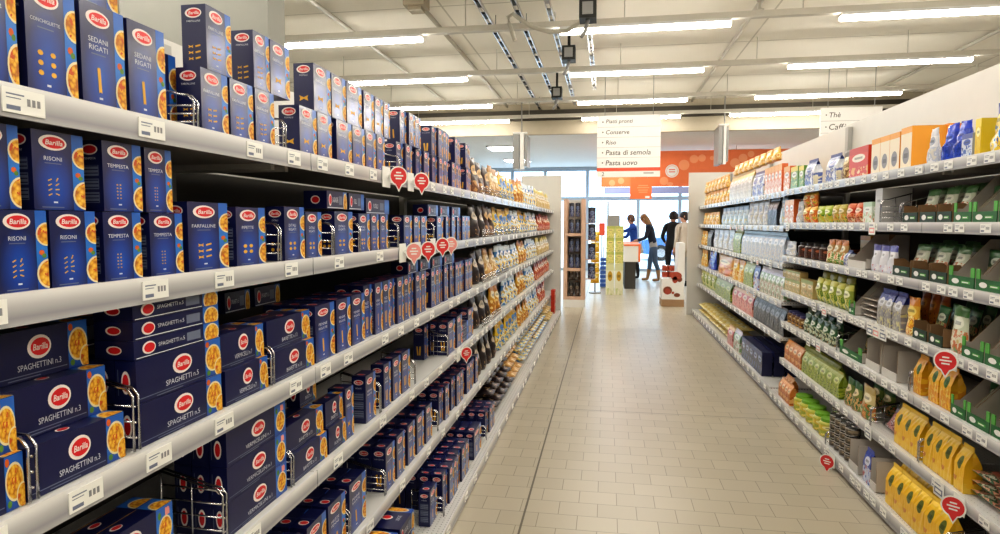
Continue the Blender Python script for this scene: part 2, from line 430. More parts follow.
def flat_box(name, w=.26, d=.085, h=.04, plates=True):
    """spaghetti carton lying flat, narrow edge looking along +X"""
    mb = MB(); x = d/2
    mb.box((-x, -w/2, 0), (x, w/2, h), 'navy')
    F = Frame((x, -w/2, 0), (0, 1, 0), (0, 0, 1), (1, 0, 0)); clip = (0, 0, w, h)
    mb.rect(F, w*.79, 0, w, h, 'pasta_strip', .0003)
    if plates: plate(mb, F, w*.9, h*.35, w*.1, h*.6, clip)
    logo(mb, F, w*.15, h*.5, w*.07, rb=h*.34, words=False); mb.text(F, name, w*.4, h*.52, w*.3, h*.3, 'name_white', .0008)
    mb.rect(F, w*.58, h*.25, w*.75, h*.75, 'print_grey', .0005); mb.rect(F, w*.02, h*.04, w*.78, h*.09, 'name_white', .0005)
    E_ = Frame((-x, -w/2, 0), (1, 0, 0), (0, 0, 1), (0, -1, 0))
    logo(mb, E_, d*.5, h*.5, d*.2, words=False)
    T = Frame((x, -w/2, h), (0, 1, 0), (-1, 0, 0), (0, 0, 1)); c2 = (0, 0, w, d)
    mb.rect(T, w*.79, 0, w, d, 'pasta_strip', .0003); plate(mb, T, w*.9, d*.5, w*.1, d*.4, c2)
    logo(mb, T, w*.5, d*.6, w*.1, words=False); mb.text(T, name, w*.5, d*.25, w*.4, d*.12, 'name_white', .0008)
    return mb.mesh('spaghetti_box')
# ------------------------------------------------------------------ other packets
def pouch_mesh(mat, w, t, h, seed=0, nu=10, nv=12, kind='stand', name='bag'):
    """soft bag: front along +X. 'stand' has a full base and a pinched top; 'pillow' is pinched at both ends"""
    if kind == 'gusset': return gable_mesh(mat, w, t, h, seed, name)
    r = random.Random(seed); mb = MB(); mi = mb.mi(mat)
    amp = .10*t; ph = [r.uniform(0, 6.28) for _ in range(6)]
    def prof(v):
        if kind == 'stand': return (1-max(0, v-.1)**1.6*.98/.9**1.6) if v > .1 else (.9+v)
        if kind == 'gusset': return 1.0 if v < .72 else max(.06, 1-(v-.72)/.22)
        return max(.05, math.sin(PI*min(max(v, .02), .98))**.55)
    def wid(v):
        if kind == 'stand': return 1.0 - .10*math.sin(PI*v)*(v) - (.04 if v < .05 else 0)
        if kind == 'gusset': return 1.0
        return 1.0 - .12*math.sin(PI*v)
    def P(u, v, s):
        e = 1-abs(2*u-1)**(2.6 if kind != 'gusset' else 9)
        wr = math.sin(9*v+ph[0]+3*u)*math.sin(7*u+ph[1])*amp + math.sin(19*v+ph[2]-6*u)*amp*.45
        x = s*(t/2*prof(v)*max(e, .04) + wr*e*min(1, 4*v*(1.15-v)))
        return (x, (u-.5)*w*wid(v), v*h + (math.sin(5*u+ph[3])*.012*h if v > .98 else 0))
    for s in (1, -1):
        base = len(mb.v)
        for j in range(nv+1):
            for i in range(nu+1): mb.v.append(P(i/nu, j/nv, s))
        for j in range(nv):
            for i in range(nu):
                q = [(i, j), (i+1, j), (i+1, j+1), (i, j+1)]
                if s < 0: q = q[::-1]
                mb.f.append(tuple(base+b*(nu+1)+a for a, b in q)); mb.m.append(mi); mb.sm.append(True)
                mb.uv.append([((a/nu if s > 0 else 1-a/nu), b/nv) for a, b in q])
    n1 = (nu+1)*(nv+1)
    def rim(a, b):
        mb.f.append((a, b, b+n1, a+n1)[::-1]); mb.m.append(mi); mb.sm.append(True); mb.uv.append([(.02, .3)]*4)
    for i in range(nu): rim(i, i+1); rim(nv*(nu+1)+i+1, nv*(nu+1)+i)
    for j in range(nv): rim((j+1)*(nu+1), j*(nu+1)); rim(j*(nu+1)+nu, (j+1)*(nu+1)+nu)
    return mb.mesh(name)
def gable_mesh(mat, w, t, h, seed, name):
    """block-bottom paper bag: flat front and back that fold to a ridge, crimped top"""
    r = random.Random(seed); mb = MB(); nu, nv = 6, 8
    prof = [(0, .47), (.03, .5), (.3, .52), (.58, .5), (.7, .36), (.84, .16), (.9, .03), (1, .025)]
    P = {}
    for s in (1, -1):
        for j, (v, x) in enumerate(prof):
            for i in range(nu+1):
                u = i/nu; q = 0 if j in (0, 6, 7) else r.uniform(-.025, .025)*t
                P[s, i, j] = (s*(x*t+q), (u-.5)*w*(1 if v < .75 else 1.0-.03*(v-.75)/.25), v*h)
    for s in (1, -1):
        for j in range(len(prof)-1):
            for i in range(nu):
                q = [(i, j), (i+1, j), (i+1, j+1), (i, j+1)]
                if s < 0: q = q[::-1]
                mb.face([P[s, a, b] for a, b in q], mat, [((a/nu if s > 0 else 1-a/nu), prof[b][0]) for a, b in q])
    for i, sg in ((0, -1), (nu, 1)):
        for j in range(len(prof)-1):
            k = -.12*w*sg*(min(1, max(0, (prof[j][0]-.3)/.5))); k2 = -.12*w*sg*(min(1, max(0, (prof[j+1][0]-.3)/.5)))
            a, b, c, d = Vector(P[1, i, j]), Vector(P[-1, i, j]), Vector(P[-1, i, j+1]), Vector(P[1, i, j+1])
            m0 = (a+b)/2+Vector((0, k, 0)); m1 = (c+d)/2+Vector((0, k2, 0)); v0, v1 = prof[j][0], prof[j+1][0]
            for q, uv in (((a, m0, m1, d), [(.95, v0), (1, v0), (1, v1), (.95, v1)]), ((m0, b, c, m1), [(0, v0), (.05, v0), (.05, v1), (0, v1)])):
                mb.face(q if sg > 0 else q[::-1], mat, uv if sg > 0 else uv[::-1])
    mb.face([P[1, 0, 0], P[-1, 0, 0], P[-1, nu, 0], P[1, nu, 0]], mat)
    return mb.mesh(name)
def carton_mesh(mat, w, d, h, side=None, top=None, name='carton', bevel=.0015):
    mb = MB(); x = d/2
    mb.box((-x, -w/2, 0), (x, w/2, h), mat, {'+y': side or mat, '-y': side or mat, '+z': top or side or mat, '-z': side or mat})
    F = Frame((-x, -w/2, h), (1, 0, 0), (0, 1, 0), (0, 0, 1))
    mb.rect(F, d*.48, 0, d*.52, w, 'print_grey', .0004)
    return mb.mesh(name)
# ------------------------------------------------------------------ the room
ZC, ZL, YB, YW = 3.85, 3.25, 12.6, 20.0
def struct(mb, name, parent=None): return tag(mb.build(name, parent), kind='structure') if parent is None else mb.build(name, parent)
struct(MB().box((-9, -5, -.1), (9, 20.2, 0), 'floor_tiles'), 'floor')
struct(MB().box((-9, -5, ZC), (9, YB, ZC+.1), 'ceiling_panels'), 'ceiling')
struct(MB().box((-9, YB+.1, ZL), (9, YW+.2, ZL+.1), 'low_ceiling'), 'ceiling_low')
mb = MB(); mb.box((-9, YB, ZL), (9, YB+.1, ZC+.1), 'cream'); mb.box((-9, YB-.05, 3.52), (9, YB, 3.72), 'gap_shade'); struct(mb, 'trim_1')  # dark strip on the bulkhead paints the shade of a recessed gap
struct(MB().box((-9.2, -5, 0), (-9, 20.2, 4), 'wall_paint'), 'wall_left')
struct(MB().box((9, -5, 0), (9.2, 20.2, 4), 'wall_paint'), 'wall_right')
struct(MB().box((-9.2, -5.2, 0), (9.2, -5, 4), 'wall_paint'), 'wall_back')
mb = MB()
mb.box((-9, YW, 3.13), (9, YW+.2, ZL), 'window_frame'); mb.box((-9, YW, 0), (-5, YW+.2, 3.13), 'wall_paint'); mb.box((5, YW, 0), (9, YW+.2, 3.13), 'wall_paint')
struct(mb, 'wall_front')
mb = MB()
for x in (-4.98, -3.0, -1.95, -.62, .95, 2.2, 3.6, 4.92): mb.box((x-.05, YW+.03, 0), (x+.05, YW+.15, 3.13), 'window_frame')
mb.box((-5, YW+.04, 2.2), (5, YW+.14, 2.32), 'window_frame'); mb.box((-5, YW+.04, 0), (5, YW+.14, .08), 'window_frame')
w1 = struct(mb, 'window_1')
tag(MB().box((-4.95, YW+.09, .08), (4.9, YW+.10, 3.13), 'window_glass').build('window_pane', w1))
tag(MB().box((-60, 20.2, -.12), (60, 120, -.02), 'ticket_white').build('street'), kind='structure')
struct(MB().box((on_y(120, 20, 3.2).x, 3.2, 0), (on_y(268, 20, 3.2).x, 3.38, ZC), 'column_paint'), 'column_left')
# ------------------------------------------------------------------ ceiling lights
def lamp_row(Y, spans, zl=3.45, order=''):
    t = tag(empty('lighting_trunk', (0, Y, zl+.06)), f'long grey lighting trunk across the aisle, {order}', 'lighting trunk', 'lighting trunks under the ceiling')
    MB().box((-5.2, -.035, 0), (7.5, .035, .06), 'beam_grey').build('trunk_profile', t)
    for x in (-3.7, -1.5, .15, 1.85, 3.6, 5.4): MB().tube([(x, 0, .06), (x, 0, ZC-zl-.062)], .006, 'beam_grey', 5).build('suspension_wire', t)
    for k, (a, b) in enumerate(spans):
        e = tag(empty('ceiling_light', ((a+b)/2, Y, zl+.06)), f'white fluorescent tube light on the {order}, {nth(k+1)} from the left', 'ceiling light', 'fluorescent lights')
        h = MB().box((-(b-a)/2, -.05, -.03), ((b-a)/2, .05, -.002), 'shelf_white').build('housing', e)
        m = MB(); L = (b-a)/2
        prof = [(-.045, -.03), (-.04, -.055), (-.02, -.07), (.02, -.07), (.04, -.055), (.045, -.03)]
        for (y0, z0), (y1, z1) in zip(prof[:-1], prof[1:]): m.face([(-L, y0, z0), (-L, y1, z1), (L, y1, z1), (L, y0, z0)], 'tube_light')
        m.face([(-L, y, z) for y, z in prof[::-1]], 'tube_light'); m.face([(L, y, z) for y, z in prof], 'tube_light')
        m.build('tube', e)
def spans_at(Y, py, *px): return [(on_y(a, py, Y).x, on_y(b, py, Y).x) for a, b in px]
R1, R2, R3, R4 = 6.67, 8.59, 10.59, 12.2
base = spans_at(R1, 42, (255, 422), (560, 730), (840, 1010))
for Y, o in ((-3.0, 'row fourth behind the camera'), (-1.0, 'row behind the camera'), (.85, 'row overhead'), (2.8, 'row before the camera'), (4.72, 'row nearest at the picture top')):
    lamp_row(Y, base + [(base[2][1]+1.2, base[2][1]+3.0)], order=o)
lamp_row(R1, base, order='first full row from the camera')
lamp_row(R2, spans_at(R2, 85, (335, 467), (570, 703), (788, 970)), order='second full row from the camera')
lamp_row(R3, spans_at(R3, 108, (385, 492), (578, 687), (755, 900)), order='third full row from the camera')
lamp_row(R4, spans_at(R4, 124, (420, 509), (582, 680), (730, 850)), order='row just before the bulkhead')
for k, (a, b, py, Y) in enumerate([(490, 514, 146.5, 14.6), (506, 529, 157, 17.5), (727, 758, 150, 16.2), (602, 628, 146, 14.2), (610, 634, 158, 17.8), (830, 870, 150, 16.2), (330, 370, 146, 14.4)]):  # last four panels are unseen, added to brighten the low ceiling
    p, q = on_y(a, py, Y), on_y(b, py, Y)
    e = tag(empty('ceiling_panel_light', ((p.x+q.x)/2, Y, ZL)), ['white recessed light panel in low ceiling above the left shelving, nearer', 'white recessed light panel in low ceiling above the left shelving, farther', 'white recessed light panel in low ceiling right of the aisle sign', 'white recessed light panel added unseen behind the aisle sign, nearer', 'white recessed light panel added unseen behind the aisle sign, farther', 'white recessed light panel added unseen behind the right shelving', 'white recessed light panel added unseen behind the left shelving'][k], 'ceiling light', 'recessed light panels')
    MB().box((-(q.x-p.x)/2-.03, -.33, -.03), ((q.x-p.x)/2+.03, .33, -.002), 'shelf_white').build('frame', e)
    MB().box((-(q.x-p.x)/2, -.3, -.04), ((q.x-p.x)/2, .3, -.031), 'panel_light').build('diffuser', e)
# pipes and slotted rails running away under the ceiling
for x, n in ((-3.05, 'thin grey pipe along the ceiling, leftmost'), (-1.97, 'thin grey pipe along the ceiling, left, ending at white box'), (1.55, 'thin grey pipe along the ceiling, right of the middle'), (4.6, 'thin grey pipe along the ceiling, rightmost')):
    z = ZC-.05; y0 = 6.6 if x == -1.97 else -4.9
    tag(MB().tube([(x, y0, z), (x, YB-.1, z)], .025, 'pipe_grey', 8).build('ceiling_pipe'), n, 'pipe', 'pipes under the ceiling')
mb = MB(); mb.box((-.11, -.11, -.13), (.11, .11, 0), 'cream'); mb.box((-.07, -.07, -.17), (.07, .07, -.13), 'cream')
tag(mb.build('ceiling_sensor', loc=(-1.97, 6.45, ZC)), 'cream square sensor box on the ceiling at a pipe end', 'sensor box')
for i, (x, y) in enumerate([(-3.05, 7.4), (1.5, 6.9)]):
    mb = MB(); mb.lathe([(.03, 0), (.03, -.03), (.015, -.05), (.015, -.11), (.045, -.115), (.045, -.125)], 'pipe_grey', 10)
    tag(mb.build('ceiling_sprinkler', loc=(x, y, ZC-.076)), ['small sprinkler head hanging from the leftmost ceiling pipe', 'small sprinkler head hanging from the pipe right of the middle'][i], 'sprinkler', 'sprinklers')
ladders = []
for i, (x, y1, n) in enumerate([(-1.27, 12.2, 'first from the left, longest'), (-.92, 12.1, 'second from the left'), (-.6, 11.6, 'third from the left'), (-.22, 10.4, 'rightmost')]):
    z = 3.66; y0 = 6.5 if i == 3 else 5.0; r = tag(empty('slotted_rail', (x, y0, z)), f'hanging slotted steel ceiling rail, {n}', 'rail', 'slotted rails under the ceiling')
    mb = MB(); L = y1-y0
    for s in (-.028, .018): mb.box((s, 0, -.02), (s+.01, L, .02), 'chrome')
    k = .1
    while k < L: mb.box((-.018, k, -.012), (.018, k+.16, .012), 'black_metal' if (i < 2) else 'steel_grey'); k += .36
    mb.build('rail_body', r)
    for q in (.8, 2.2, L-.3): MB().tube([(0, q, .02), (0, q, ZC-z-.002)], .006, 'steel_grey', 5).build('hanger', r)
    ladders.append(r)
def track_head(px, py, Y, name):
    p = on_y(px, py, Y)
    r = tag(empty('track_spotlight', p), name, 'spotlight', 'black spotlights on the rails')
    mb = MB(); mb.box((-.08, -.1, -.09), (.08, .1, .08), 'black_metal'); mb.box((-.05, -.12, -.06), (.05, -.1, .05), 'steel_grey'); mb.build('head', r)
    m = MB(); m.tube([(0, 0, .08), (0, 0, ZC-p.z-.002)], .018, 'black_metal', 8); m.build('stem', r); MB().tube([(.0, -.02, -.09), (-.02, -.06, -.2), (-.06, -.08, -.26)], .02, 'steel_grey', 6).build('cable', r)
track_head(588, 11, 6.2, 'black spotlight box on ceiling rail, nearest, at the picture top')
track_head(569, 54, 7.9, 'black spotlight box on ceiling rail, middle one')
track_head(557, 93, 10.0, 'black spotlight box on ceiling rail, farthest, by the bulkhead')
c = [on_y(x, y, 6.5) for x, y in ((515, 41), (509, 24), (508, 17), (513, 14), (520, 19), (532, 27), (550, 32), (567, 31), (578, 24), (585, 14))]
tag(MB().tube(c, .022, 'pipe_grey', 8).build('hanging_conduit'), 'grey flexible conduit looping from light trunk to nearest spotlight', 'conduit')
# ------------------------------------------------------------------ shelving
def ticket_mesh(w=.07, h=.036, pale=False):
    mb = MB(); F = Frame((0, -w/2, -h/2), (0, 1, 0), (0, 0, 1), (1, 0, 0))
    mb.box((0, -w/2, -h/2), (.002, w/2, h/2), 'ticket_white'); f = Frame((.002, -w/2, -h/2), (0, 1, 0), (0, 0, 1), (1, 0, 0))
    mb.rect(f, w*.08, h*.72, w*.5, h*.78, 'print_grey', .0003); mb.rect(f, w*.08, h*.58, w*.42, h*.62, 'print_grey', .0003)
    for k in range(3): mb.rect(f, w*(.56+.12*k), h*.36, w*(.64+.12*k), h*.66, 'ticket_ink', .0003)
    mb.rect(f, w*.08, h*.12, w*.4, h*.3, 'print_grey', .0003)
    return mb.mesh('price_ticket')
TICK = ticket_mesh()
def bay(side, y0, y1, zs, zbase, ztop, xf, xbase, xback, label, end=False, tick=4):
    """one shelving bay; side -1 stands left of the aisle, +1 right"""
    root = tag(empty('shelving_bay', (side*xback, y0, 0)), label, 'shelving', 'shelving bays along the aisle')
    X = lambda x: side*(x-xback)          # local x measured from the back panel
    L = y1-y0; b = lambda xa, xb: (min(X(xa), X(xb)), max(X(xa), X(xb)))
    def bx(mb, xa, xb, ya, yb, za, zb, m):
        lo, hi = b(xa, xb); mb.box((lo, ya, za), (hi, yb, zb), m); return mb
    bx(MB(), xback, xback+.03, 0, L, 0, zs[-1]-.03, 'panel_dark').build('back_panel', root); bx(MB(), xback, xback+.03, 0, L, zs[-1]-.029, ztop, 'panel_light_grey').build('header_panel', root)  # shade behind the goods is put into the darker back panel colour
    for ya in (0, L-.03): bx(MB(), xback-.035, xback-.001, ya, ya+.03, zbase, ztop-.03, 'upright').build('upright', root)
    k = MB(); bx(k, xbase+.02, xback-.036, 0, L, 0, zbase-.032, 'kick'); k.build('plinth', root)
    if end: bx(MB(), xbase-(.085 if side > 0 else -.01), xback+.03, L+.003, L+.035, 0, max(ztop, 2.27), 'panel_light_grey').build('end_panel', root)
    for i, z in enumerate([zbase]+zs):
        xfr = xbase if i == 0 else xf
        mb = MB(); lo, hi = b(xfr+.008, xback-.036); mb.box((lo, .002, z-.028), (hi, L-.002, z), 'shelf_deck', {'-z': 'shelf_under_shade'})  # underside coloured darker than the deck to paint in its shade
        if i:
            for ya in (.03, L-.05):     # brackets under the deck
                lo, hi = b(xfr+.1, xback-.036)
                mb.box((lo, ya, z-.045), (hi, ya+.02, z-.028), 'upright')
        sh = mb.build('shelf', root)
        lo, hi = b(xfr, xfr+.007)
        zr = (z-.046, z+.004) if i else (max(.004, z-.06), z+.006)
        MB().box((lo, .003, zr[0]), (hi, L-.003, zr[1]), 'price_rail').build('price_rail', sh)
        zc = (zr[0]+zr[1])/2
        y = rnd.uniform(.05, .2)
        while y < L-.06:
            put('price_ticket', TICK, (X(xfr)-side*.0005, y, zc), rz=0 if side < 0 else PI, parent=sh)
            y += rnd.uniform(.16, .42)*(4/tick)
    return root
LZ = [.39, .745, 1.064, 1.393, 1.70]
LXF, LXB, LXK = .86, .725, 1.36
ly = [-.55, 1.75, 4.05, 6.3, 8.4, 10.3]
ln = ['nearest left shelving bay, packed with blue pasta cartons', 'second left shelving bay, all blue pasta cartons', 'third left shelving bay, where cartons give way to bags', 'fourth left shelving bay, full of bagged pasta', 'farthest left shelving bay ending in a pale end panel']
for i in range(5): bay(-1, ly[i], ly[i+1], LZ, .07, 2.07, LXF, LXB, LXK, ln[i], end=i == 4, tick=4)
RZN = [.36, .673, .94, 1.228, 1.50, 1.773]; RZF = [.53, .83, 1.155, 1.475, 1.765]
RXF, RXB, RXK = 1.46, 1.38, 1.96
bay(1, .9, 3.26, RZN, .085, 2.31, RXF, RXB, RXK, 'nearest right shelving bay, holding soup trays and yellow bags', tick=8)
bay(1, 3.26, 5.62, RZN, .085, 2.31, RXF, RXB, RXK, 'second right shelving bay, holding jars, tins and green bags', tick=8)
bay(1, 5.62, 8.1, RZF, .1, 2.31, RXF, RXB, RXK, 'third right shelving bay, five higher shelves, with dark cartons on floor shelf', tick=6)
bay(1, 8.1, 10.6, RZF, .1, 2.31, RXF, RXB, RXK, 'farthest right shelving bay with yellow bags and pale end panel', end=True, tick=6)
# ------------------------------------------------------------------ goods of the left shelving
LFX = .885                               # front plane of the goods on the upper shelves (base: .775)
LSH = {1: (1.70, 'left top shelf'), 2: (1.393, 'left second shelf'), 3: (1.064, 'left third shelf'), 4: (.745, 'left fourth shelf'), 5: (.39, 'left fifth shelf'), 6: (.07, 'left floor shelf')}
PB = {
 'shells': (['CONCHIGLIETTE'], 'shells', .105, .06, .18), 'sedani': (['SEDANI', 'RIGATI'], 'tube', .095, .058, .18),
 'farfalline': (['FARFALLINE'], 'bows', .09, .06, .145), 'farfalle': (['FARFALLE'], 'bow', .09, .065, .145), 'risoni': (['RISONI'], 'grains', .082, .05, .126),
 'tempesta': (['TEMPESTA'], 'dots', .08, .05, .126), 'pipette': (['PIPETTE'], 'rings', .09, .055, .14), 'ditali': (['DITALI', 'RIGATI'], 'rings', .09, .055, .145),
 'penne': (['PENNE', 'RIGATE'], 'tube', .085, .055, .185), 'mezze': (['MEZZE', 'PENNE'], 'tubes', .085, .055, .185), 'tortiglioni': (['TORTIGLIONI'], 'tubes', .09, .06, .19), 'fusilli': (['FUSILLI'], 'tube', .09, .06, .18)}
LOOK = {'shells': 'navy pasta carton with small yellow shells', 'sedani': 'navy pasta carton reading SEDANI RIGATI', 'farfalline': 'navy pasta carton with tiny bow shapes', 'farfalle': 'navy pasta carton with yellow bow shape',
 'risoni': 'navy pasta carton reading RISONI', 'tempesta': 'navy pasta carton reading TEMPESTA', 'pipette': 'navy pasta carton with ring shapes', 'ditali': 'navy pasta carton with four small rings', 'penne': 'slim navy carton with one yellow tube',
 'mezze': 'slim navy carton with two tubes', 'tortiglioni': 'tall navy carton with two tubes', 'fusilli': 'navy pasta carton with yellow twist'}
PM = {k: standing_box(*v, twist=(k in ('risoni', 'tempesta', 'pipette', 'penne'))) for k, v in PB.items()}
def stand(kind, s, px0=None, px1=None, lay=0, z0=0.0, h=None, back=0.0, y0=None, y1=None, rows=1, tilt=0.0):
    Z, nm = LSH[s]; fx = (.775 if s == 6 else LFX); L, ic, w, d, hh = PB[kind]; h = h or hh
    z = Z + .001 + z0
    if y0 is None: y0, y1 = along(px0, -(fx+back), z), along(px1, -(fx+back), z)
    for r in range(rows):
        sc = (1, (y1-y0-.002)/w, h/hh)
        o = put('pasta_box', PM[kind], (-(fx+back+d/2+r*(d+.004)), (y0+y1)/2 + (rnd.uniform(-.002, .002) if r else 0), z), rz=tilt+(rnd.uniform(-.02, .02) if not r else 0)*0, scale=sc)
        pl = nm + (', upper layer' if lay else (', lower layer' if s in (1, 2) else '')) + ('' if r == 0 and back < .05 else f', row {r+1+(1 if back >= .05 else 0)}')
        goods(o, LOOK[kind], pl, 'pasta box', f'standing pasta cartons on the {nm}', y0)
def run(kinds, s, y0, y1, w, lay=0, z0=0.0, h=None, gap=(), rows=1, back=0.0):
    """standing cartons side by side from y0 to y1; gap: indices that are left out"""
    y, i = y0, 0
    while y + w <= y1 + .001:
        if i not in gap: stand(kinds[i % len(kinds)], s, y0=y, y1=y+w, lay=lay, z0=z0, h=h, rows=rows, back=back+(.012 if (i*7) % 3 == 0 else 0))
        y += w + .004; i += 1
# top shelf
for a, b, k in ((-75, -28, 'shells'), (-27, 20, 'shells'), (28, 79, 'shells'), (83, 127, 'sedani'), (130, 167, 'sedani')): stand(k, 1, a, b, h=.18)
stand('sedani', 1, 146, 178, h=.17, back=.075); stand('shells', 1, 68, 118, lay=1, z0=.182, back=.02)
h1 = .142
for a, b, k in ((202, 229, 'farfalline'), (231, 254, 'farfalline'), (256, 275, 'farfalline'), (300, 317, 'farfalle'), (318, 332, 'farfalle'), (337, 352, 'farfalle'), (353, 365, 'farfalle'), (366, 376, 'farfalle'), (377, 385, 'farfalle')): stand(k, 1, a, b, h=h1)
for a, b, k in ((207, 232, 'farfalline'), (254, 270, 'farfalline'), (271, 290, 'farfalle'), (314, 331, 'farfalle'), (332, 346, 'farfalle'), (347, 362, 'farfalle'), (364, 374, 'farfalle'), (375, 383, 'farfalle'), (384, 390, 'farfalle')): stand(k, 1, a, b, h=h1, lay=1, z0=h1+.001)
Y = lambda px, Z=1.70: along(px, -LFX, Z)
run(['fusilli', 'farfalle', 'tortiglioni'], 1, Y(399), Y(474), .09, h=.15, gap=(2, 5, 9, 13))
run(['fusilli', 'tortiglioni'], 1, Y(403), Y(421), .088, lay=1, z0=.151, h=.145); run(['tortiglioni', 'fusilli'], 1, Y(434), Y(473), .088, lay=1, z0=.151, h=.15, gap=(4, 7))
# second shelf
for a, b, k, h in ((-52, -2, 'risoni', .126), (-1, 50, 'risoni', .126), (52, 98, 'risoni', .126), (105, 143, 'tempesta', .126), (151, 184, 'tempesta', .126), (189, 229, 'farfalline', .152), (237, 266, 'pipette', .145), (285, 305, 'ditali', .152), (306, 322, 'ditali', .14),
    (335, 353, 'ditali', .145), (359, 370, 'ditali', .14), (371, 379, 'ditali', .14), (380, 388, 'ditali', .14), (404, 412, 'farfalle', .14), (414, 420, 'farfalle', .14), (421, 427, 'farfalle', .14), (437, 443, 'farfalle', .14)): stand(k, 2, a, b, h=h)
for a, b, k in ((-28, 22, 'risoni'), (34, 86, 'risoni'), (104, 143, 'tempesta'), (146, 173, 'tempesta')): stand(k, 2, a, b, lay=1, z0=.127)
run(['farfalle', 'fusilli'], 2, Y(448, 1.393), Y(474, 1.393), .086, h=.15, gap=(2,)); run(['pipette'], 2, 1.5, 2.6, .09, h=.12, back=.13)
FM = {n: flat_box(n, plates=n != 'FUSILLI') for n in ('SPAGHETTI n.5', 'LASAGNE', 'FUSILLI')}
EM = {n: edge_box(n, pink=p) for n, p in (('SPAGHETTINI n.3', 0), ('SPAGHETTI n.5', 0), ('VERMICELLI n.7', 0), ('BAVETTE n.13', 0), ('VERMICELLINI n.1', 1), ('SPAGHETTONI n.2', 1))}
def lying(name, s, px0, px1, z0, what, back=0.0, h=.04, d=.085, rows=1):
    Z, nm = LSH[s]; fx = (.775 if s == 6 else LFX)+back; z = Z+.001+z0; y0, y1 = along(px0, -fx, z), along(px1, -fx, z)
    for r in range(rows):
        o = put('spaghetti_box', FM[name], (-(fx+d/2+r*(d+.004)), (y0+y1)/2, z), scale=(d/.085, (y1-y0)/.26, h/.04))
        goods(o, what, nm + (f', row {r+1}' if r else ''), 'pasta box', f'pasta cartons lying on the {nm}', y0+z*.01)
for a, b in ((327, 347), (349, 364), (366, 389), (428, 438), (440, 449), (452, 460)): lying('LASAGNE' if a < 340 else 'FUSILLI', 2, a, b, .153 if a < 360 else .142, 'flat navy carton lying atop standing cartons', h=.058, d=.08, back=.012)
# third shelf: stacks of long spaghetti cartons
def stack(name, s, px0, px1, n, step=.0, rows=1, h=.085, top=0, what='', z0=0.0, back=0.0):
    Z, nm = LSH[s]; fx = (.775 if s == 6 else LFX)+back; z = Z+.001+z0
    y0, y1 = along(px0, -fx, z), along(px1, -fx, z)
    for r in range(rows):
        for i in range(n):
            o = put('spaghetti_box', EM[name], (-(fx+.0225+step*i+r*.047), (y0+y1)/2, z+i*(h+.001)), scale=(1, (y1-y0)/.26, h/.085))
            w = ['bottom', 'second', 'third', 'fourth'][i] + ' in stack'
            goods(o, f'long navy {what} carton, {w}', nm + (f', row {r+1}' if r else ''), 'spaghetti box', f'long spaghetti cartons on the {nm}', y0)
    for i in range(top):
        o = put('spaghetti_box', FM['SPAGHETTI n.5'], (-(fx+.045), (y0+y1)/2, z+n*(h+.001)+i*.038), scale=(1, (y1-y0)/.26, .93))
        goods(o, f'long navy carton lying flat, {nth(i+1)} of three atop a stack', nm, 'spaghetti box', f'long spaghetti cartons on the {nm}', y0)
stack('SPAGHETTINI n.3', 3, -75, 25, 2, 0.01, what='picture-edge SPAGHETTINI')
stack('SPAGHETTINI n.3', 3, 28, 125, 3, .035, what='SPAGHETTINI')
stack('SPAGHETTI n.5', 3, 139, 222, 2, 0, 3, top=3, what='SPAGHETTI')
stack('VERMICELLI n.7', 3, 226, 268, 2, .01, 2, what='VERMICELLI'); stack('BAVETTE n.13', 3, 272, 314, 2, .012, 2, what='BAVETTE')
for i, (a, b) in enumerate([(60, 105), (150, 190), (225, 250), (255, 280), (285, 310), (330, 352)]): lying('SPAGHETTI n.5', 3, a, b, .0 if i > 3 else .172, 'flat navy carton in the shadow behind the stacks', back=.2, h=.06)
for a, b, k in ((316, 335, 'penne'), (337, 351, 'penne'), (352, 365, 'penne')): stand(k, 3, a, b, h=.178, rows=3)
y3 = along(367, -LFX, 1.064)
run(['mezze', 'penne', 'mezze', 'tortiglioni', 'mezze'], 3, y3, along(474, -LFX, 1.064), .084, h=.2, gap=(9, 14), rows=2)
for i in range(4): lying('FUSILLI', 3, 408+12*i, 418+12*i, .201, 'flat navy carton lying atop standing cartons', h=.055, d=.08, back=.01)
# fourth shelf
stack('SPAGHETTONI n.2', 4, 8, 72, 1, what='lowest SPAGHETTONI'); stack('SPAGHETTONI n.2', 4, 92, 180, 2, .012, 2, what='SPAGHETTONI')
stack('VERMICELLINI n.1', 4, 229, 287, 3, 0, 3, what='VERMICELLINI'); stack('BAVETTE n.13', 4, 291, 327, 2, .012, 2, what='BAVETTE')
stack('SPAGHETTI n.5', 4, 300, 316, 1, z0=.174, back=.06, what='set-back SPAGHETTI'); stack('SPAGHETTI n.5', 4, 329, 346, 2, .01, what='SPAGHETTI')
for a, b, k in ((346, 354, 'farfalle'), (366, 376, 'penne'), (384, 391, 'mezze'), (393, 401, 'mezze'), (402, 410, 'mezze')): stand(k, 4, a, b, h=.18, rows=1, back=.0)
for a, b in ((424, 428), (430, 434), (436, 440)): stand('tortiglioni', 4, a, b, h=.19, back=.1)
for a, b in ((448, 455), (457, 462), (468, 473)): stand('tortiglioni', 4, a, b, h=.19, rows=2)
for z0 in (0, .042, .084): lying('FUSILLI', 4, 461, 468, z0, 'short navy carton in a flat pile', h=.04, d=.12)
# fifth shelf
for a, b, k in ((262, 283, 'mezze'), (286, 304, 'mezze'), (308, 327, 'mezze'), (329, 346, 'mezze'), (350, 366, 'penne'), (386, 395, 'tortiglioni'), (397, 405, 'mezze'), (408, 415, 'mezze'), (417, 424, 'mezze'), (426, 432, 'mezze')): stand(k, 5, a, b, h=.185, rows=3)
run(['tortiglioni', 'mezze'], 5, along(441, -LFX, .39), 4.3, .088, h=.19, rows=2, gap=(2, 6))
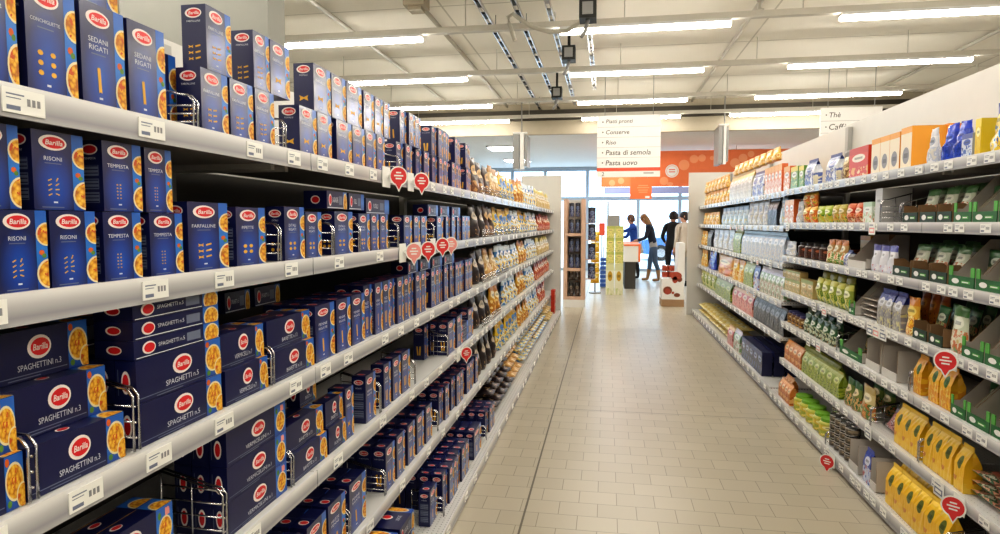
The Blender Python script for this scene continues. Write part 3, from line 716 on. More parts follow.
# floor shelf
y6 = lambda px: along(px, -.775, .07)
run(['mezze', 'penne'], 6, y6(372), y6(412), .085, h=.1, rows=4)
for i, (a, b) in enumerate([(372, 398), (400, 414)]): 
    for r in range(2): lying('LASAGNE', 6, a, b, .102+.075*r, 'bright blue-topped carton piled at the front', h=.07, d=.14, rows=2)
stand('penne', 6, 430, 437, h=.17, back=.03); run(['fusilli', 'farfalle', 'fusilli'], 6, y6(445), y6(472), .088, h=.185, rows=4); stand('penne', 6, 474, 481, h=.17, rows=3); run(['fusilli', 'penne'], 6, y6(487), y6(496), .09, h=.17, rows=3)
# wire dividers and clip-on signs
def wire_divider(loc, d=.16, h=.11, n=3, rz=0.0, label='', group='chrome wire dividers'):
    mb = MB(); r = .0028
    for k in range(2): mb.tube([(0, k*.014, 0), (0, k*.014, h-.015), (-.012, k*.014, h), (-.03, k*.014, h+.002), (-d, k*.014, h+.035)], r, 'chrome', 6)
    for i in range(n): mb.tube([(0, .007, h*(.2+.25*i)), (-d, .007, h*(.2+.25*i)+.005)], r*.8, 'chrome', 5)
    mb.tube([(-d, 0, 0), (-d, 0, h+.035)], r, 'chrome', 5); mb.tube([(-d*.5, 0, 0), (-d*.5, 0, h+.015)], r*.8, 'chrome', 5)
    return tag(put('wire_divider', mb.mesh('wire_divider'), (loc[0], loc[1], loc[2]+.004), rz=rz), label, 'wire divider', group)
cnt = {}
for s, px, h in ((1, 191, .07), (1, 281, .08), (1, 397, .08), (2, 276, .1), (2, 330, .1), (2, 357, .1), (2, 396, .1), (2, 432, .1), (3, 26, .1), (3, 131, .12), (3, 269, .1), (4, 221, .13), (4, 289, .1), (4, 378, .12), (4, 446, .12), (4, 413, .11), (5, 347, .1), (5, 383, .1), (5, 436, .11), (6, 442, .09), (6, 485, .09)):
    fx = .775 if s == 6 else LFX; cnt[s] = cnt.get(s, 0)+1
    wire_divider((-(fx-.008), along(px, -fx, LSH[s][0]), LSH[s][0]), h=h, n=4 if s == 4 else 3, label=f'chrome wire divider on the {LSH[s][1]}, {nth(cnt[s])} from the near end')
def wobbler(loc, label, rz=0.0, r=.036, pale=False, turn=-.85):
    root = tag(empty('promotion_tag', loc, rz), label, 'price tag', 'red round promotion tags on the shelf edges')
    mb = MB(); F = Frame((.012, 0, 0), (0, 1, 0), (0, 0, 1), (1, 0, 0))
    pts = [(r*1.08*math.cos(a), r*1.08*math.sin(a)) for a in [(-1.2+i*(2*PI-.74)/22) for i in range(23)]] + [(r*.02, -r*1.75)]
    for q, m in ((1, 'ticket_white'), (.86, 'pale_red_tag' if pale else 'red_tag')):
        mb.poly(F, [(a*q, b*q) for a, b in pts], m, .0006 if q < 1 else 0)
    B = Frame((.0115, 0, 0), (0, 1, 0), (0, 0, 1), (1, 0, 0)); mb.poly(B, pts[::-1], 'ticket_white', 0)
    for i, (w, y) in enumerate(((.5, .35), (.9, .02), (.6, -.3))): mb.rect(F, -r*w*.6, r*(y-.06), r*w*.6, r*(y+.1), 'ticket_white', .001)
    o = mb.build('disc', root); o.rotation_euler = (0, 0, turn); o.location = (.036, 0, 0)
    MB().box((.0, -.075, -.045), (.0025, .01, .035), 'ticket_white').build('card_holder', root)
    MB().box((.0025, -.012, -.006), (.04, .012, .006), 'ticket_white').build('clip', root)
for i, (s, px, dz, pale) in enumerate([(1, 388, .0, 0), (1, 412, 0, 0), (2, 404, 0, 1), (2, 419, 0, 0), (2, 434, .01, 0), (2, 443, .01, 1), (4, 459, .0, 0)]):
    Z = LSH[s][0]-.015+dz
    wobbler((-LXF+.003, along(px, -LXF, Z), Z), f'{"pale " if pale else ""}red round promotion tag on the {LSH[s][1]} edge' + ('' if s == 4 else f', {nth([0, 1, 0, 1, 2, 3][i]+1)} from near'), pale=pale)
# the same shelves go on past the left edge of the picture
for s, k, px, h in ((1, 'risoni', -80, .18), (2, 'shells', -58, .15), (3, 'risoni', -80, .18), (4, 'risoni', 4, .18), (5, 'farfalline', 258, .19)):
    run([k], s, .05, along(px, -LFX, LSH[s][0])-.005, .125, h=h)
run(['farfalline'], 6, .3, y6(368), .13, h=.18)
# ------------------------------------------------------------------ bagged pasta at the far end of the left shelving
pack('bag_brown', '3a2320', '2b1a18', 'd9b27a', ['c99a63', '7a4a30', '2e1c1a'], vt=.9, vp=.35, seedv=.3)
pack('bag_dark', '241c22', '1a1418', 'c7b9a2', ['d9b27a', '2a1f22', '50342c'], vt=.88, vp=.3, seedv=1.1)
pack('bag_beige', 'd7b98c', 'b98c5c', 'f0e4cc', ['e2c48e', 'c99a5c', 'f0ddb0'], vp=.5, seedv=2.2)
pack('bag_yellow', 'e6c23a', 'd8a81c', '3f7fc8', ['f0d468', '3f88cc', 'f4e3a0', 'c9961f'], vp=.55, seedv=.9)
pack('bag_gold', 'd9a033', 'c77f1c', 'f3e6bc', ['e8b84a', 'b8741c', 'f0d690'], vp=.5, seedv=.2)
pack('bag_blue', '4a86c8', 'd8e6f2', 'f2f4f6', ['5b96d4', 'dbe8f2', 'e8c858', '2f62a8'], vp=.6, seedv=1.7)
pack('bag_pale', 'ddd6b8', 'e6d88a', 'f5f2e6', ['e0d6a2', 'c7a86a', 'efe7c8'], vp=.5, seedv=3.1)
pack('bag_red', 'b3543a', '8a2f24', 'ecd8c4', ['d98a4a', 'b3412c', 'e6c69a'], vp=.5, seedv=2.7)
BAGW = {'bag_brown': 'brown pasta bag', 'bag_dark': 'dark chocolate-coloured pasta bag', 'bag_beige': 'beige pasta bag', 'bag_yellow': 'yellow and blue pasta bag', 'bag_gold': 'golden pasta bag', 'bag_blue': 'blue and white pasta bag', 'bag_pale': 'pale cream pasta bag', 'bag_red': 'reddish pasta bag'}
BM = {k: [pouch_mesh(k, .17, .085, .24, seed=i*31+j, nu=8, nv=10, name='pasta_bag') for j in range(2)] for i, k in enumerate(BAGW)}
BP = {k: pouch_mesh(k, .18, .07, .27, seed=77+i, nu=8, nv=10, kind='pillow', name='pasta_bag') for i, k in enumerate(BAGW)}
def bags(s, plan, h=.26, rows=1):
    Z, nm = LSH[s]; fx = .785 if s == 6 else LFX+.005
    for ya, yb, k in plan:
        y = ya+.1
        while y < yb-.085:
            for r in range(rows):
                hh = h*rnd.uniform(.88, 1.04); lean = rnd.uniform(-.1, .06)
                o = put('pasta_bag', rnd.choice(BM[k]), (-(fx+.057+r*.09), y, Z+.003+abs(lean)*.032), rz=rnd.uniform(-.1, .1), scale=(1.15, rnd.uniform(1.02, 1.14), hh/.24), ry=lean*.7)
                goods(o, BAGW[k], nm + (', row behind' if r else ''), 'pasta bag', f'bagged pasta on the {nm}', y)
            y += rnd.uniform(.2, .215)
plans = {1: [(4.3, 4.95, 'bag_brown'), (4.95, 5.4, 'bag_beige'), (5.4, 6.3, 'bag_yellow'), (6.3, 6.9, 'bag_gold'), (6.9, 8.3, 'bag_blue'), (8.3, 10.2, 'bag_pale')],
 2: [(4.3, 4.7, 'bag_dark'), (4.7, 5.2, 'bag_brown'), (5.2, 6.1, 'bag_yellow'), (6.1, 6.7, 'bag_blue'), (6.7, 7.3, 'bag_yellow'), (7.3, 8.5, 'bag_blue'), (8.5, 10.2, 'bag_red')],
 3: [(4.3, 4.8, 'bag_dark'), (4.8, 5.3, 'bag_beige'), (5.3, 6.6, 'bag_blue'), (6.6, 7.2, 'bag_gold'), (7.2, 8.4, 'bag_blue'), (8.4, 10.2, 'bag_pale')],
 4: [(4.3, 5.0, 'bag_dark'), (5.0, 5.6, 'bag_gold'), (5.6, 6.5, 'bag_blue'), (6.5, 7.2, 'bag_gold'), (7.2, 8.2, 'bag_blue'), (8.2, 10.2, 'bag_red')],
 5: [(4.35, 5.3, 'bag_dark'), (5.3, 6.6, 'bag_yellow'), (6.6, 7.4, 'bag_gold'), (7.4, 8.6, 'bag_blue'), (8.6, 9.4, 'bag_red')]}
for s, p in plans.items(): bags(s, p, h=.26 if s < 2 else .24)
# bags lying in heaps on the floor shelf
for ya, yb, k in ((4.55, 5.5, 'bag_dark'), (5.5, 6.2, 'bag_beige'), (6.2, 7.4, 'bag_yellow'), (7.4, 8.9, 'bag_blue'), (8.9, 9.75, 'bag_pale')):
    y = ya+.1; i = 0
    while y < yb-.08:
        for lv in range(3):
            o = put('pasta_bag', BP[k], (-(.80+lv*.035), y+lv*.02, .122+.085*lv), rz=rnd.uniform(-.03, .03), ry=-PI/2, scale=(.98, .93, .9))
            goods(o, BAGW[k]+' lying flat', LSH[6][1]+[', bottom of heap', ', middle of heap', ', top of heap'][lv], 'pasta bag', 'pasta bags heaped on the left floor shelf', y)
        y += .19
# low wire fences along the bag shelves
for s, ya, yb in ((1, 4.35, 5.6), (2, 4.4, 6.3), (3, 4.4, 5.6), (4, 4.4, 5.2)):
    mb = MB(); Z = LSH[s][0]
    for k in range(3): mb.tube([(-LXF-.012, ya, Z+.012+.022*k), (-LXF-.012, yb, Z+.012+.022*k)], .0025, 'chrome', 5)
    y = ya
    while y <= yb: mb.tube([(-LXF-.012, y, Z+.004), (-LXF-.012, y, Z+.058)], .002, 'chrome', 5); y += .06
    tag(mb.build('wire_fence'), f'low chrome wire fence before the bags, {LSH[s][1]}', 'wire fence', 'wire fences')
# ------------------------------------------------------------------ goods of the right shelving
NZ = {'N0': (.086, 'right floor shelf'), 'N6': (.36, 'right sixth shelf'), 'N5': (.673, 'right fifth shelf'), 'N4': (.94, 'right fourth shelf'), 'N3': (1.228, 'right third shelf'), 'N2': (1.50, 'right second shelf'), 'N1': (1.773, 'right top shelf'),
      'F0': (.101, 'far right floor shelf'), 'F5': (.53, 'far right fifth shelf'), 'F4': (.83, 'far right fourth shelf'), 'F3': (1.155, 'far right third shelf'), 'F2': (1.475, 'far right second shelf'), 'F1': (1.765, 'far right top shelf')}
def rfx(s): return 1.405 if s[1] == '0' else 1.487
KD = {}
def kind(name, form, look, cat, w, d, h, bg, top, label, pics, side=None, lid=None, **kw):
    i = len(KD); pack(name, bg, top, label, pics, seedv=i*.37, **kw)
    if side: flat(name+'_side', side, .4)
    sd = name+'_side' if side else None
    if form == 'carton': ms = [carton_mesh(name, w, d, h, side=sd, name='food_carton')]
    elif form == 'can':
        mb = MB(); r = w/2
        mb.lathe([(r*.93, 0), (r, .003), (r, .008), (r*.98, .01), (r*.98, h-.01), (r, h-.008), (r, h-.003), (r*.93, h-.002), (r*.9, h-.006)], name, 18, mats=['chrome', 'chrome', 'chrome', name, 'chrome', 'chrome', 'chrome', 'chrome'])
        ms = [mb.mesh('food_can')]
    elif form == 'jar':
        mb = MB(); r = w/2
        mb.lathe([(r*.85, 0), (r, .006), (r, h*.72), (r*.9, h*.79), (r*.78, h*.83)], name, 18); ms = [mb.mesh('food_jar')]
    else: ms = [pouch_mesh(name, w, d, h, seed=i*13+j, kind=form, name='food_bag', nu=8, nv=10) for j in range(2)]
    if lid: flat(name+'_lid', lid, .35)
    KD[name] = (form, look, cat, w, d, h, ms, name+'_lid' if lid else None)
K = kind
K('couscous', 'carton', 'orange and cream carton with grey oval', 'carton', .09, .16, .2, 'efe2c9', 'eda53c', '8b8a90', ['efe2c9', 'f4e8d2'], side='eda233', la=(.3, .2), lc=(.5, .32), vt=.85, vp=.05)
K('red_box', 'carton', 'red carton', 'carton', .12, .06, .17, 'd8402a', 'c8301f', 'f0e6d8', ['e8b060', 'd8402a', 'f0d0a0'], vp=.35, side='c8371f')
K('slim_orange', 'carton', 'slim orange and white packet', 'packet', .06, .05, .19, 'e08a44', 'e8b470', 'f4ece0', ['f2e2cc', 'd87a3c', 'e8c8a0', 'f4f0e6'], side='d86a2c')
K('slim_green', 'carton', 'slim green and yellow packet', 'packet', .06, .05, .18, '7aa84a', 'e8d860', 'f0f0e0', ['cfd880', '5f9844', 'e6c850'], side='6c9a48')
K('white_pack', 'stand', 'white and silver packet', 'packet', .08, .06, .2, 'e2e2e2', 'c9ccd4', '9aa2b4', ['f0f0f0', 'bfc4d0', 'd8d4c8'])
K('white_blue_bag', 'gusset', 'white bag with dark blue print', 'bag', .1, .06, .19, 'dfe3ea', '34488c', '3a52a0', ['e8e8ec', '44589c', 'd8d0b8'])
K('brown_bag', 'stand', 'brown and beige bag', 'bag', .1, .06, .19, 'a58458', '4a362a', 'e6d6b0', ['c9a468', '7a5a3c', 'e2cf9c'])
K('blue_shiny', 'stand', 'shiny blue bag twisted at the top', 'bag', .12, .09, .17, '1f3cae', '2a48c8', '3a5ad0', ['22409e', '3050c0', '18308c'], rough=.15)
K('blue_wave', 'stand', 'large blue and yellow bag', 'bag', .2, .09, .2, '2f7fc8', '22389c', 'f0dc90', ['3a8fd8', 'e8eef4', 'f0d040', '2248a8'], vt=.7, vp=.5)
K('white_blue_box', 'carton', 'low white and blue carton', 'carton', .12, .06, .1, 'cfd4e0', '4a5aa8', '2f52b0', ['3b62b8', 'cfd8e6', '2a4a9c'], side='b8bfd0')
K('yellow_box', 'carton', 'yellow carton', 'carton', .06, .07, .15, 'e8c928', 'f0d840', 'f4e8a0', ['e8c928', 'e0b820'], side='e6c62a')
K('orange_back', 'carton', 'tall orange carton standing behind blue bags', 'carton', .14, .06, .2, 'eda233', 'e8912a', 'f2e0b8', ['eda233', 'e6b868', 'd88a28'])
K('orange_fruit', 'pillow', 'orange packet of dried vegetables', 'packet', .1, .06, .13, 'e0782c', 'f0c050', 'f0e0b0', ['e8843a', 'd0541f', 'f0b84a', 'a8b040'])
K('green_fruit', 'pillow', 'lime green packet', 'packet', .1, .06, .13, '9cb83a', 'c8d460', 'eef0c8', ['86b030', 'c4cf50', 'd8b84a', '5c8c2c'])
K('olive_fruit', 'pillow', 'olive and orange packet', 'packet', .1, .06, .13, 'b5a048', 'cabc60', 'f0e4c0', ['a8a83c', 'd88a3c', 'cfc060', '708838'])
K('red_fruit', 'pillow', 'red packet', 'packet', .1, .06, .13, 'c84a2c', 'd86a3c', 'f0d8c0', ['d8502c', 'e8a070', 'a83820', 'e0c8a0'])
K('white_green', 'carton', 'white carton with pale green print', 'carton', .1, .05, .12, 'd8e2d4', 'b8d0b4', 'f0f2ea', ['bcd0a8', 'e2e6d8', 'd89a70'])
K('plain_carton', 'carton', 'plain pale grey display carton', 'carton', .08, .15, .19, 'c9c8c6', 'c4c2c0', 'c9c8c6', ['c9c8c6', 'c2c0be'], side='c2c0be', vp=0)
K('dark_jar', 'jar', 'dark glass jar with black lid', 'jar', .075, .075, .12, '4a2a22', '3a2420', 'b86a4a', ['5a3026', '301c18', '7a5038'], lid='1a1818')
K('small_jar', 'jar', 'small jar with purple-grey lid', 'jar', .07, .07, .1, '8a6a3c', '6a4a2c', 'd8c8a0', ['a8742c', '5a4030', 'c8a060'], lid='4a4878')
K('salad_orange', 'stand', 'orange and green salad mix bag', 'bag', .12, .07, .16, 'c8a06a', 'd8864a', 'ece4cc', ['dba06a', '6f9a4a', 'f0e2c0', 'cf6a3a'])
K('white_ring', 'stand', 'white and violet pouch with red rings', 'pouch', .1, .05, .15, 'dcdce4', '5a5cae', 'e8e8ee', ['eceaf0', 'd8d6e4', 'c84a4a'], vp=.25)
K('pale_box', 'carton', 'cream and olive packet', 'packet', .07, .06, .1, 'd0b878', '94a050', 'ece2c0', ['d8c080', 'b89a58', '8c9848'], side='c4ac70')
K('leafy_bag', 'pillow', 'green and yellow salad bag', 'bag', .13, .06, .18, '9aa848', 'd0cf6a', 'eceecb', ['8aa040', '5c7c34', 'c9c862', 'e2dca0'])
K('grey_sachet', 'pillow', 'grey sachet lying flat', 'sachet', .12, .03, .15, 'a8a09a', 'b8b0a8', 'd8d0c8', ['a09890', '887a70', 'c4bcb2'])
K('blue_silver', 'gusset', 'tall silver packet with dark blue top', 'packet', .07, .06, .2, 'b4b2b0', '2c3a90', 'cfd0d6', ['bcb8a8', '8c8a90', 'd0c890'], vt=.7)
K('yellow_pouch', 'stand', 'yellow and orange pouch', 'pouch', .11, .06, .2, 'e6b440', 'e09030', 'f4dc80', ['f0c040', 'd8862c', 'f2e0a0', 'c89a30'])
K('amber_pouch', 'stand', 'amber orange pouch', 'pouch', .1, .06, .2, 'c8742a', 'b85c1f', 'd89038', ['b8601f', 'd88a30', '8c4418'])
K('herb_white', 'stand', 'white and green vegetable packet', 'packet', .12, .05, .2, 'cfd6c0', '4a7a44', 'eceede', ['d8c48a', 'e6e2cc', 'cf7a50', '7a9a5a'])
K('soup_sachet', 'pillow', 'dark green soup sachet', 'sachet', .1, .014, .15, '2a5a38', '3f7a48', 'e2e8d8', ['6f8a48', 'd8c48a', '2f4f30', 'c86a40'])
K('green_pack', 'stand', 'green and white packet', 'packet', .09, .06, .14, '3f6a48', '2c5238', 'dfe6da', ['4f7a50', 'd0d4b8', '2a4a38', 'a88a58'])
K('yellow_pack', 'gusset', 'tall yellow packet', 'packet', .085, .06, .2, 'e8b028', 'dc9a1c', '3f6a2c', ['f0c038', 'e0982a', 'e8d070'], la=(.2, .14))
K('lime_pack', 'gusset', 'lime green packet', 'packet', .07, .06, .17, '8a9e30', 'a8b048', 'c8cc78', ['7c9428', 'a8b440', '5c7420', 'c0c060'])
K('herb_bag', 'stand', 'green bag of dried vegetables', 'bag', .12, .07, .18, '7a8a48', '3a6a40', 'ecdcb8', ['8a9a50', 'd8b07a', '3f6a3c', 'c86a3c'])
K('cream_bag', 'stand', 'cream bag with orange and green print', 'bag', .12, .07, .19, 'd8c690', 'c8b070', 'f0e6c8', ['d8b870', 'c87a40', '5f8a48', 'efe0b8'])
K('pink_pack', 'pillow', 'pink and violet packet tilted over', 'packet', .14, .05, .13, 'b07a8a', 'c8c0d8', 'd8a0a4', ['b05a5a', 'd0a0a0', '804050', 'd8d0dc'])
K('yellow_bag', 'gusset', 'bright yellow paper bag with dark oval', 'bag', .1, .07, .21, 'eebc2a', 'f0c83a', '5f6a2a', ['f0c030', 'f2ca48', 'd88a3a'], la=(.22, .14), lc=(.5, .62), vp=.3)
K('salad_pack', 'pillow', 'green salad packet', 'packet', .15, .04, .16, '4a7048', 'cfd8c8', 'cf7a62', ['5a8050', 'd89a84', '385c3c', 'dfe2d0'], la=(.36, .2), lc=(.5, .5))
K('orange_slim', 'gusset', 'orange brown packet', 'packet', .065, .06, .18, 'd0803a', 'e09a48', 'ecc890', ['d88a40', 'b8642c', 'e8b878'])
K('green_pot', 'jar', 'yellow pot with leaf green lid', 'pot', .09, .09, .13, 'd8c048', 'c0c050', 'e8e0a0', ['d8bc40', 'a8b048', 'ecd878'], lid='7fb83f')
K('grey_can', 'can', 'low steel tin', 'tin', .085, .085, .05, '6a6258', '504840', 'a89880', ['80705c', '4a443c', 'a89c88'])
K('tomato_pack', 'stand', 'green packet with red tomatoes', 'packet', .11, .06, .16, '5a8a4a', 'dfe4d0', 'c84a30', ['cf5434', '6a9a50', 'dfd8b8', 'c84028'], vp=.6)
K('blue_pack', 'gusset', 'blue and white packet', 'packet', .08, .04, .19, '3f58b0', '2c44a0', 'd8dcec', ['4a64bc', 'c8d0e6', 'b04a5a'])
K('gold_bag', 'stand', 'golden yellow snack bag', 'bag', .13, .07, .18, 'f0c048', 'eaa830', 'f6e6b0', ['f4cc58', 'e0a030', 'f6e2a0', 'd88f2a'])
K('silver_pack', 'gusset', 'slim silver packet', 'packet', .1, .07, .3, 'c4bfae', 'dfc060', 'e6e2d8', ['b8b2a0', 'd8d2c0', '9a948a'])
K('pale_bag', 'stand', 'pale blue and white bag', 'bag', .11, .07, .27, 'dde6ee', '8fb4d8', 'b8cfe4', ['e8eef2', 'b4cce0', 'd8cfa8'])
K('dark_pack', 'gusset', 'dark grey packet', 'packet', .09, .06, .25, '3a3a40', '2a2a30', '8a8a90', ['4a4850', '2a2a2e', '7a7668'])
K('pink_blue', 'gusset', 'slim pale pink and blue packet', 'packet', .09, .06, .26, 'bcc2cc', '9cc0e2', 'e4e0dc', ['c8b4ac', 'b0c0d8', 'dcd4cc', '8fa8c8'])
K('orange_big', 'stand', 'large round orange bag', 'bag', .3, .12, .3, 'eaa238', 'e8b04a', 'f4d890', ['f0ae40', 'd8782a', 'f2d08a'])
K('green_white', 'gusset', 'slim green and white packet', 'packet', .08, .06, .25, '9ab08a', 'd0c8d8', 'e4e8dc', ['8aa878', 'dfe4d8', 'b8907a', '6c8c68'])
K('red_pack', 'gusset', 'red packet', 'packet', .12, .06, .24, 'c8443c', 'e0b070', 'ecc8b0', ['d05048', 'e0988a', 'a83430'])
K('pale_pillow', 'pillow', 'pale yellow bag lying flat', 'bag', .22, .09, .3, 'e6d894', 'e0cc78', 'f4eecc', ['ecdfa0', 'd8c070', 'f4ecc8'])
K('navy_carton', 'carton', 'dark blue and silver carton', 'carton', .11, .09, .21, '2a2f5c', '343a78', '9aa0b8', ['30365e', '1f2348', '8a90a8'], side='20244c', rough=.25)
LID = {}
def item(k, s, y0, y1, h=None, lay=0, z0=0., back=0., rows=1, lean=0., rz=0., extra=''):
    form, look, cat, w, d, hh, ms, lid = KD[k]; Z, nm = NZ[s]; h = h or hh; fx = rfx(s)+back; z = Z+.0015+z0
    for r in range(rows):
        sy = (y1-y0-.003)/w
        sc = (sy, sy, h/hh) if form in ('jar', 'can') else (.7 if lean < -1 else 1, sy, h/hh)
        dd = d*(sy if form in ('jar', 'can') else 1)
        nmn = {'carton': 'food_carton', 'can': 'food_can', 'jar': 'food_jar'}.get(form, 'food_bag')
        o = put(nmn, rnd.choice(ms), ((fx+.03 if lean < -1 else fx+dd/2*1.1+abs(lean)*h*.5+r*(dd*1.12+.004)), (y0+y1)/2, z+(abs(lean)*d*.5 if -1 < lean < 0 else 0)), rz=PI+rz, scale=sc, ry=lean)
        if lid:
            if k not in LID:
                q = w/2*.82; LID[k] = MB().lathe([(q*.98, hh*.82), (q, hh*.83), (q, hh*.985), (q*.96, hh), (q*.9, hh)], lid, 18).mesh('lid')
            put('lid', LID[k], (0, 0, 0), parent=o)
        goods(o, look + extra, nm + (', upper layer' if lay else '') + (f', row {r+1}' if r else ''), cat, f'{cat} goods on the {nm}', y0)
def P(k, s, pa, pb, n=1, **kw):
    z = NZ[s][0]; fx = rfx(s)+kw.get('back', 0.)
    ya, yb = along(pb, fx, z), along(pa, fx, z)
    for i in range(n): item(k, s, ya+(yb-ya)*i/n, ya+(yb-ya)*(i+1)/n, **kw)
# near section
for k, a, b, n, h in (('slim_orange', 783, 789, 1, .2), ('slim_green', 790, 797, 1, .18), ('slim_green', 798, 803, 1, .17), ('white_blue_bag', 804, 813, 1, .2), ('white_blue_bag', 825, 836, 1, .19), ('brown_bag', 838, 846, 1, .19), ('red_box', 848, 867, 1, .18),
    ('couscous', 869, 897, 3, .2), ('couscous', 898, 909, 1, .21), ('white_pack', 923, 930, 1, .17), ('blue_shiny', 935, 946, 1, .17), ('blue_shiny', 947, 958, 1, .17), ('white_blue_box', 960, 971, 1, .1), ('yellow_box', 973, 979, 1, .15), ('blue_wave', 982, 1003, 1, .2), ('blue_wave', 1005, 1030, 1, .22)): P(k, 'N1', a, b, n, h=h)
P('orange_back', 'N1', 926, 946, h=.215, back=.16)
for k, a, b, n, h in (('slim_orange', 784, 793, 2, .19), ('white_pack', 794, 799, 1, .17), ('orange_fruit', 800, 813, 2, .12), ('green_fruit', 814, 828, 2, .12), ('olive_fruit', 829, 842, 2, .12), ('red_fruit', 843, 860, 2, .12), ('white_green', 862, 871, 1, .12), ('plain_carton', 873, 880, 1, .19)): P(k, 'N2', a, b, n, h=h)
P('orange_fruit', 'N2', 800, 813, 2, h=.11, lay=1, z0=.118); P('olive_fruit', 'N2', 832, 862, 3, h=.12, back=.1)
for k, a, b, n, h in (('white_pack', 783, 792, 1, .12), ('dark_jar', 794, 822, 4, .12), ('salad_orange', 823, 842, 3, .16), ('white_blue_bag', 843, 847, 1, .1), ('white_ring', 868, 892, 3, .15)): P(k, 'N3', a, b, n, h=h)
P('dark_jar', 'N3', 790, 835, 5, h=.12, back=.17, z0=0); P('couscous', 'N3', 858, 868, 1, h=.19, back=.12)
for k, a, b, n, h in (('pale_box', 784, 799, 4, .1), ('pale_box', 800, 812, 2, .13), ('leafy_bag', 813, 848, 5, .17), ('blue_silver', 876, 890, 2, .2), ('blue_silver', 891, 900, 1, .2), ('yellow_pouch', 901, 912, 1, .19), ('herb_white', 945, 961, 1, .2)): P(k, 'N4', a, b, n, h=h)
P('pale_box', 'N4', 782, 799, 4, h=.07, lay=1, z0=.102); P('leafy_bag', 'N4', 818, 850, 4, h=.2, back=.1); P('amber_pouch', 'N4', 914, 942, 3, h=.22, back=.13)
for i in range(4): item('grey_sachet', 'N4', along(874, 1.49, .94), along(856, 1.49, .94), lay=0, z0=.018+.032*i, lean=-PI/2, h=.12, extra=', ' + ['bottom', 'second', 'third', 'top'][i] + ' of pile')
for k, a, b, n, h in (('small_jar', 785, 800, 4, .1), ('green_pack', 801, 832, 5, .14), ('yellow_pack', 912, 920, 1, .19), ('yellow_pack', 927, 937, 1, .19), ('yellow_pack', 938, 949, 1, .19)): P(k, 'N5', a, b, n, h=h)
P('green_pack', 'N5', 803, 838, 5, h=.15, back=.1); 
for k, a, b, n, h in (('orange_slim', 784, 800, 4, .17), ('lime_pack', 801, 838, 6, .17), ('herb_bag', 841, 855, 2, .17), ('cream_bag', 856, 868, 1, .19), ('yellow_bag', 893, 918, 3, .21), ('yellow_bag', 922, 950, 3, .21), ('yellow_bag', 952, 962, 1, .2)): P(k, 'N6', a, b, n, h=h)
P('lime_pack', 'N6', 801, 836, 6, h=.17, back=.08); P('pink_pack', 'N6', 874, 891, 1, h=.12, lean=-.5); P('herb_bag', 'N6', 866, 888, 2, h=.15, back=.15)
for i, (a, b) in enumerate(((963, 985), (986, 1010))):
    for q in range(3): item('salad_pack', 'N6', along(b, 1.49, .36), along(a, 1.49, .36), z0=.025+.042*q, lean=-PI/2, h=.15, extra=', ' + ['bottom', 'middle', 'top'][q] + ' of heap')
for k, a, b, n, h in (('orange_slim', 778, 789, 4, .16), ('green_pot', 790, 808, 3, .12), ('green_pot', 809, 821, 2, .12), ('blue_pack', 862, 869, 1, .19), ('yellow_bag', 884, 945, 6, .21), ('tomato_pack', 950, 985, 3, .15)): P(k, 'N0', a, b, n, h=h)
P('orange_slim', 'N0', 783, 790, 3, h=.15, back=.08)
P('yellow_bag', 'N0', 895, 940, 5, h=.2, back=.09)
for q in range(4):
    P('grey_can', 'N0', 826, 846, 4, z0=.052*q, extra=f', stack layer {q+1}'); 
    P('grey_can', 'N0', 829, 846, 4, z0=.052*q, back=.11, extra=f' behind, stack layer {q+1}')
# far section
for k, s, a, b, n, h in (('gold_bag', 'F1', 703, 728, 8, .19), ('silver_pack', 'F1', 729, 751, 6, .3), ('white_blue_bag', 'F1', 752, 763, 2, .25), ('slim_orange', 'F1', 764, 781, 5, .25),
    ('gold_bag', 'F2', 702, 717, 5, .18), ('pale_bag', 'F2', 720, 745, 6, .22), ('white_pack', 'F2', 746, 766, 4, .25), ('dark_pack', 'F2', 767, 776, 2, .25), ('pale_bag', 'F2', 777, 783, 1, .25),
    ('gold_bag', 'F3', 700, 705, 2, .22), ('dark_pack', 'F3', 707, 711, 1, .24), ('white_pack', 'F3', 712, 732, 4, .26), ('lime_pack', 'F3', 733, 740, 1, .27), ('pink_blue', 'F3', 741, 783, 9, .26),
    ('gold_bag', 'F4', 700, 705, 2, .25), ('blue_shiny', 'F4', 706, 713, 1, .26), ('orange_big', 'F4', 714, 729, 1, .25), ('gold_bag', 'F4', 730, 742, 2, .25), ('lime_pack', 'F4', 743, 752, 2, .25), ('blue_pack', 'F4', 753, 758, 1, .24), ('green_white', 'F4', 759, 783, 6, .25),
    ('leafy_bag', 'F5', 700, 714, 4, .24), ('lime_pack', 'F5', 715, 730, 3, .24), ('red_pack', 'F5', 732, 752, 4, .24), ('dark_pack', 'F5', 753, 783, 7, .24),
    ('red_pack', 'F0', 727, 732, 1, .22), ('green_white', 'F0', 733, 739, 1, .24)): P(k, s, a, b, n, h=h)
P('gold_bag', 'F1', 703, 726, 7, h=.17, lay=1, z0=.19); P('gold_bag', 'F1', 731, 775, 8, h=.12, lay=1, z0=.302, back=.0)
P('navy_carton', 'F0', 741, 761, 5, h=.22, rows=3)
ya, yb = along(726, 1.405, .1), along(696, 1.405, .1); y = ya+.15
while y < yb-.1:
    for q in range(2): item('pale_pillow', 'F0', y-.11, y+.11, z0=.045+.085*q, lean=-PI/2, h=.3, lay=q)
    y += .25
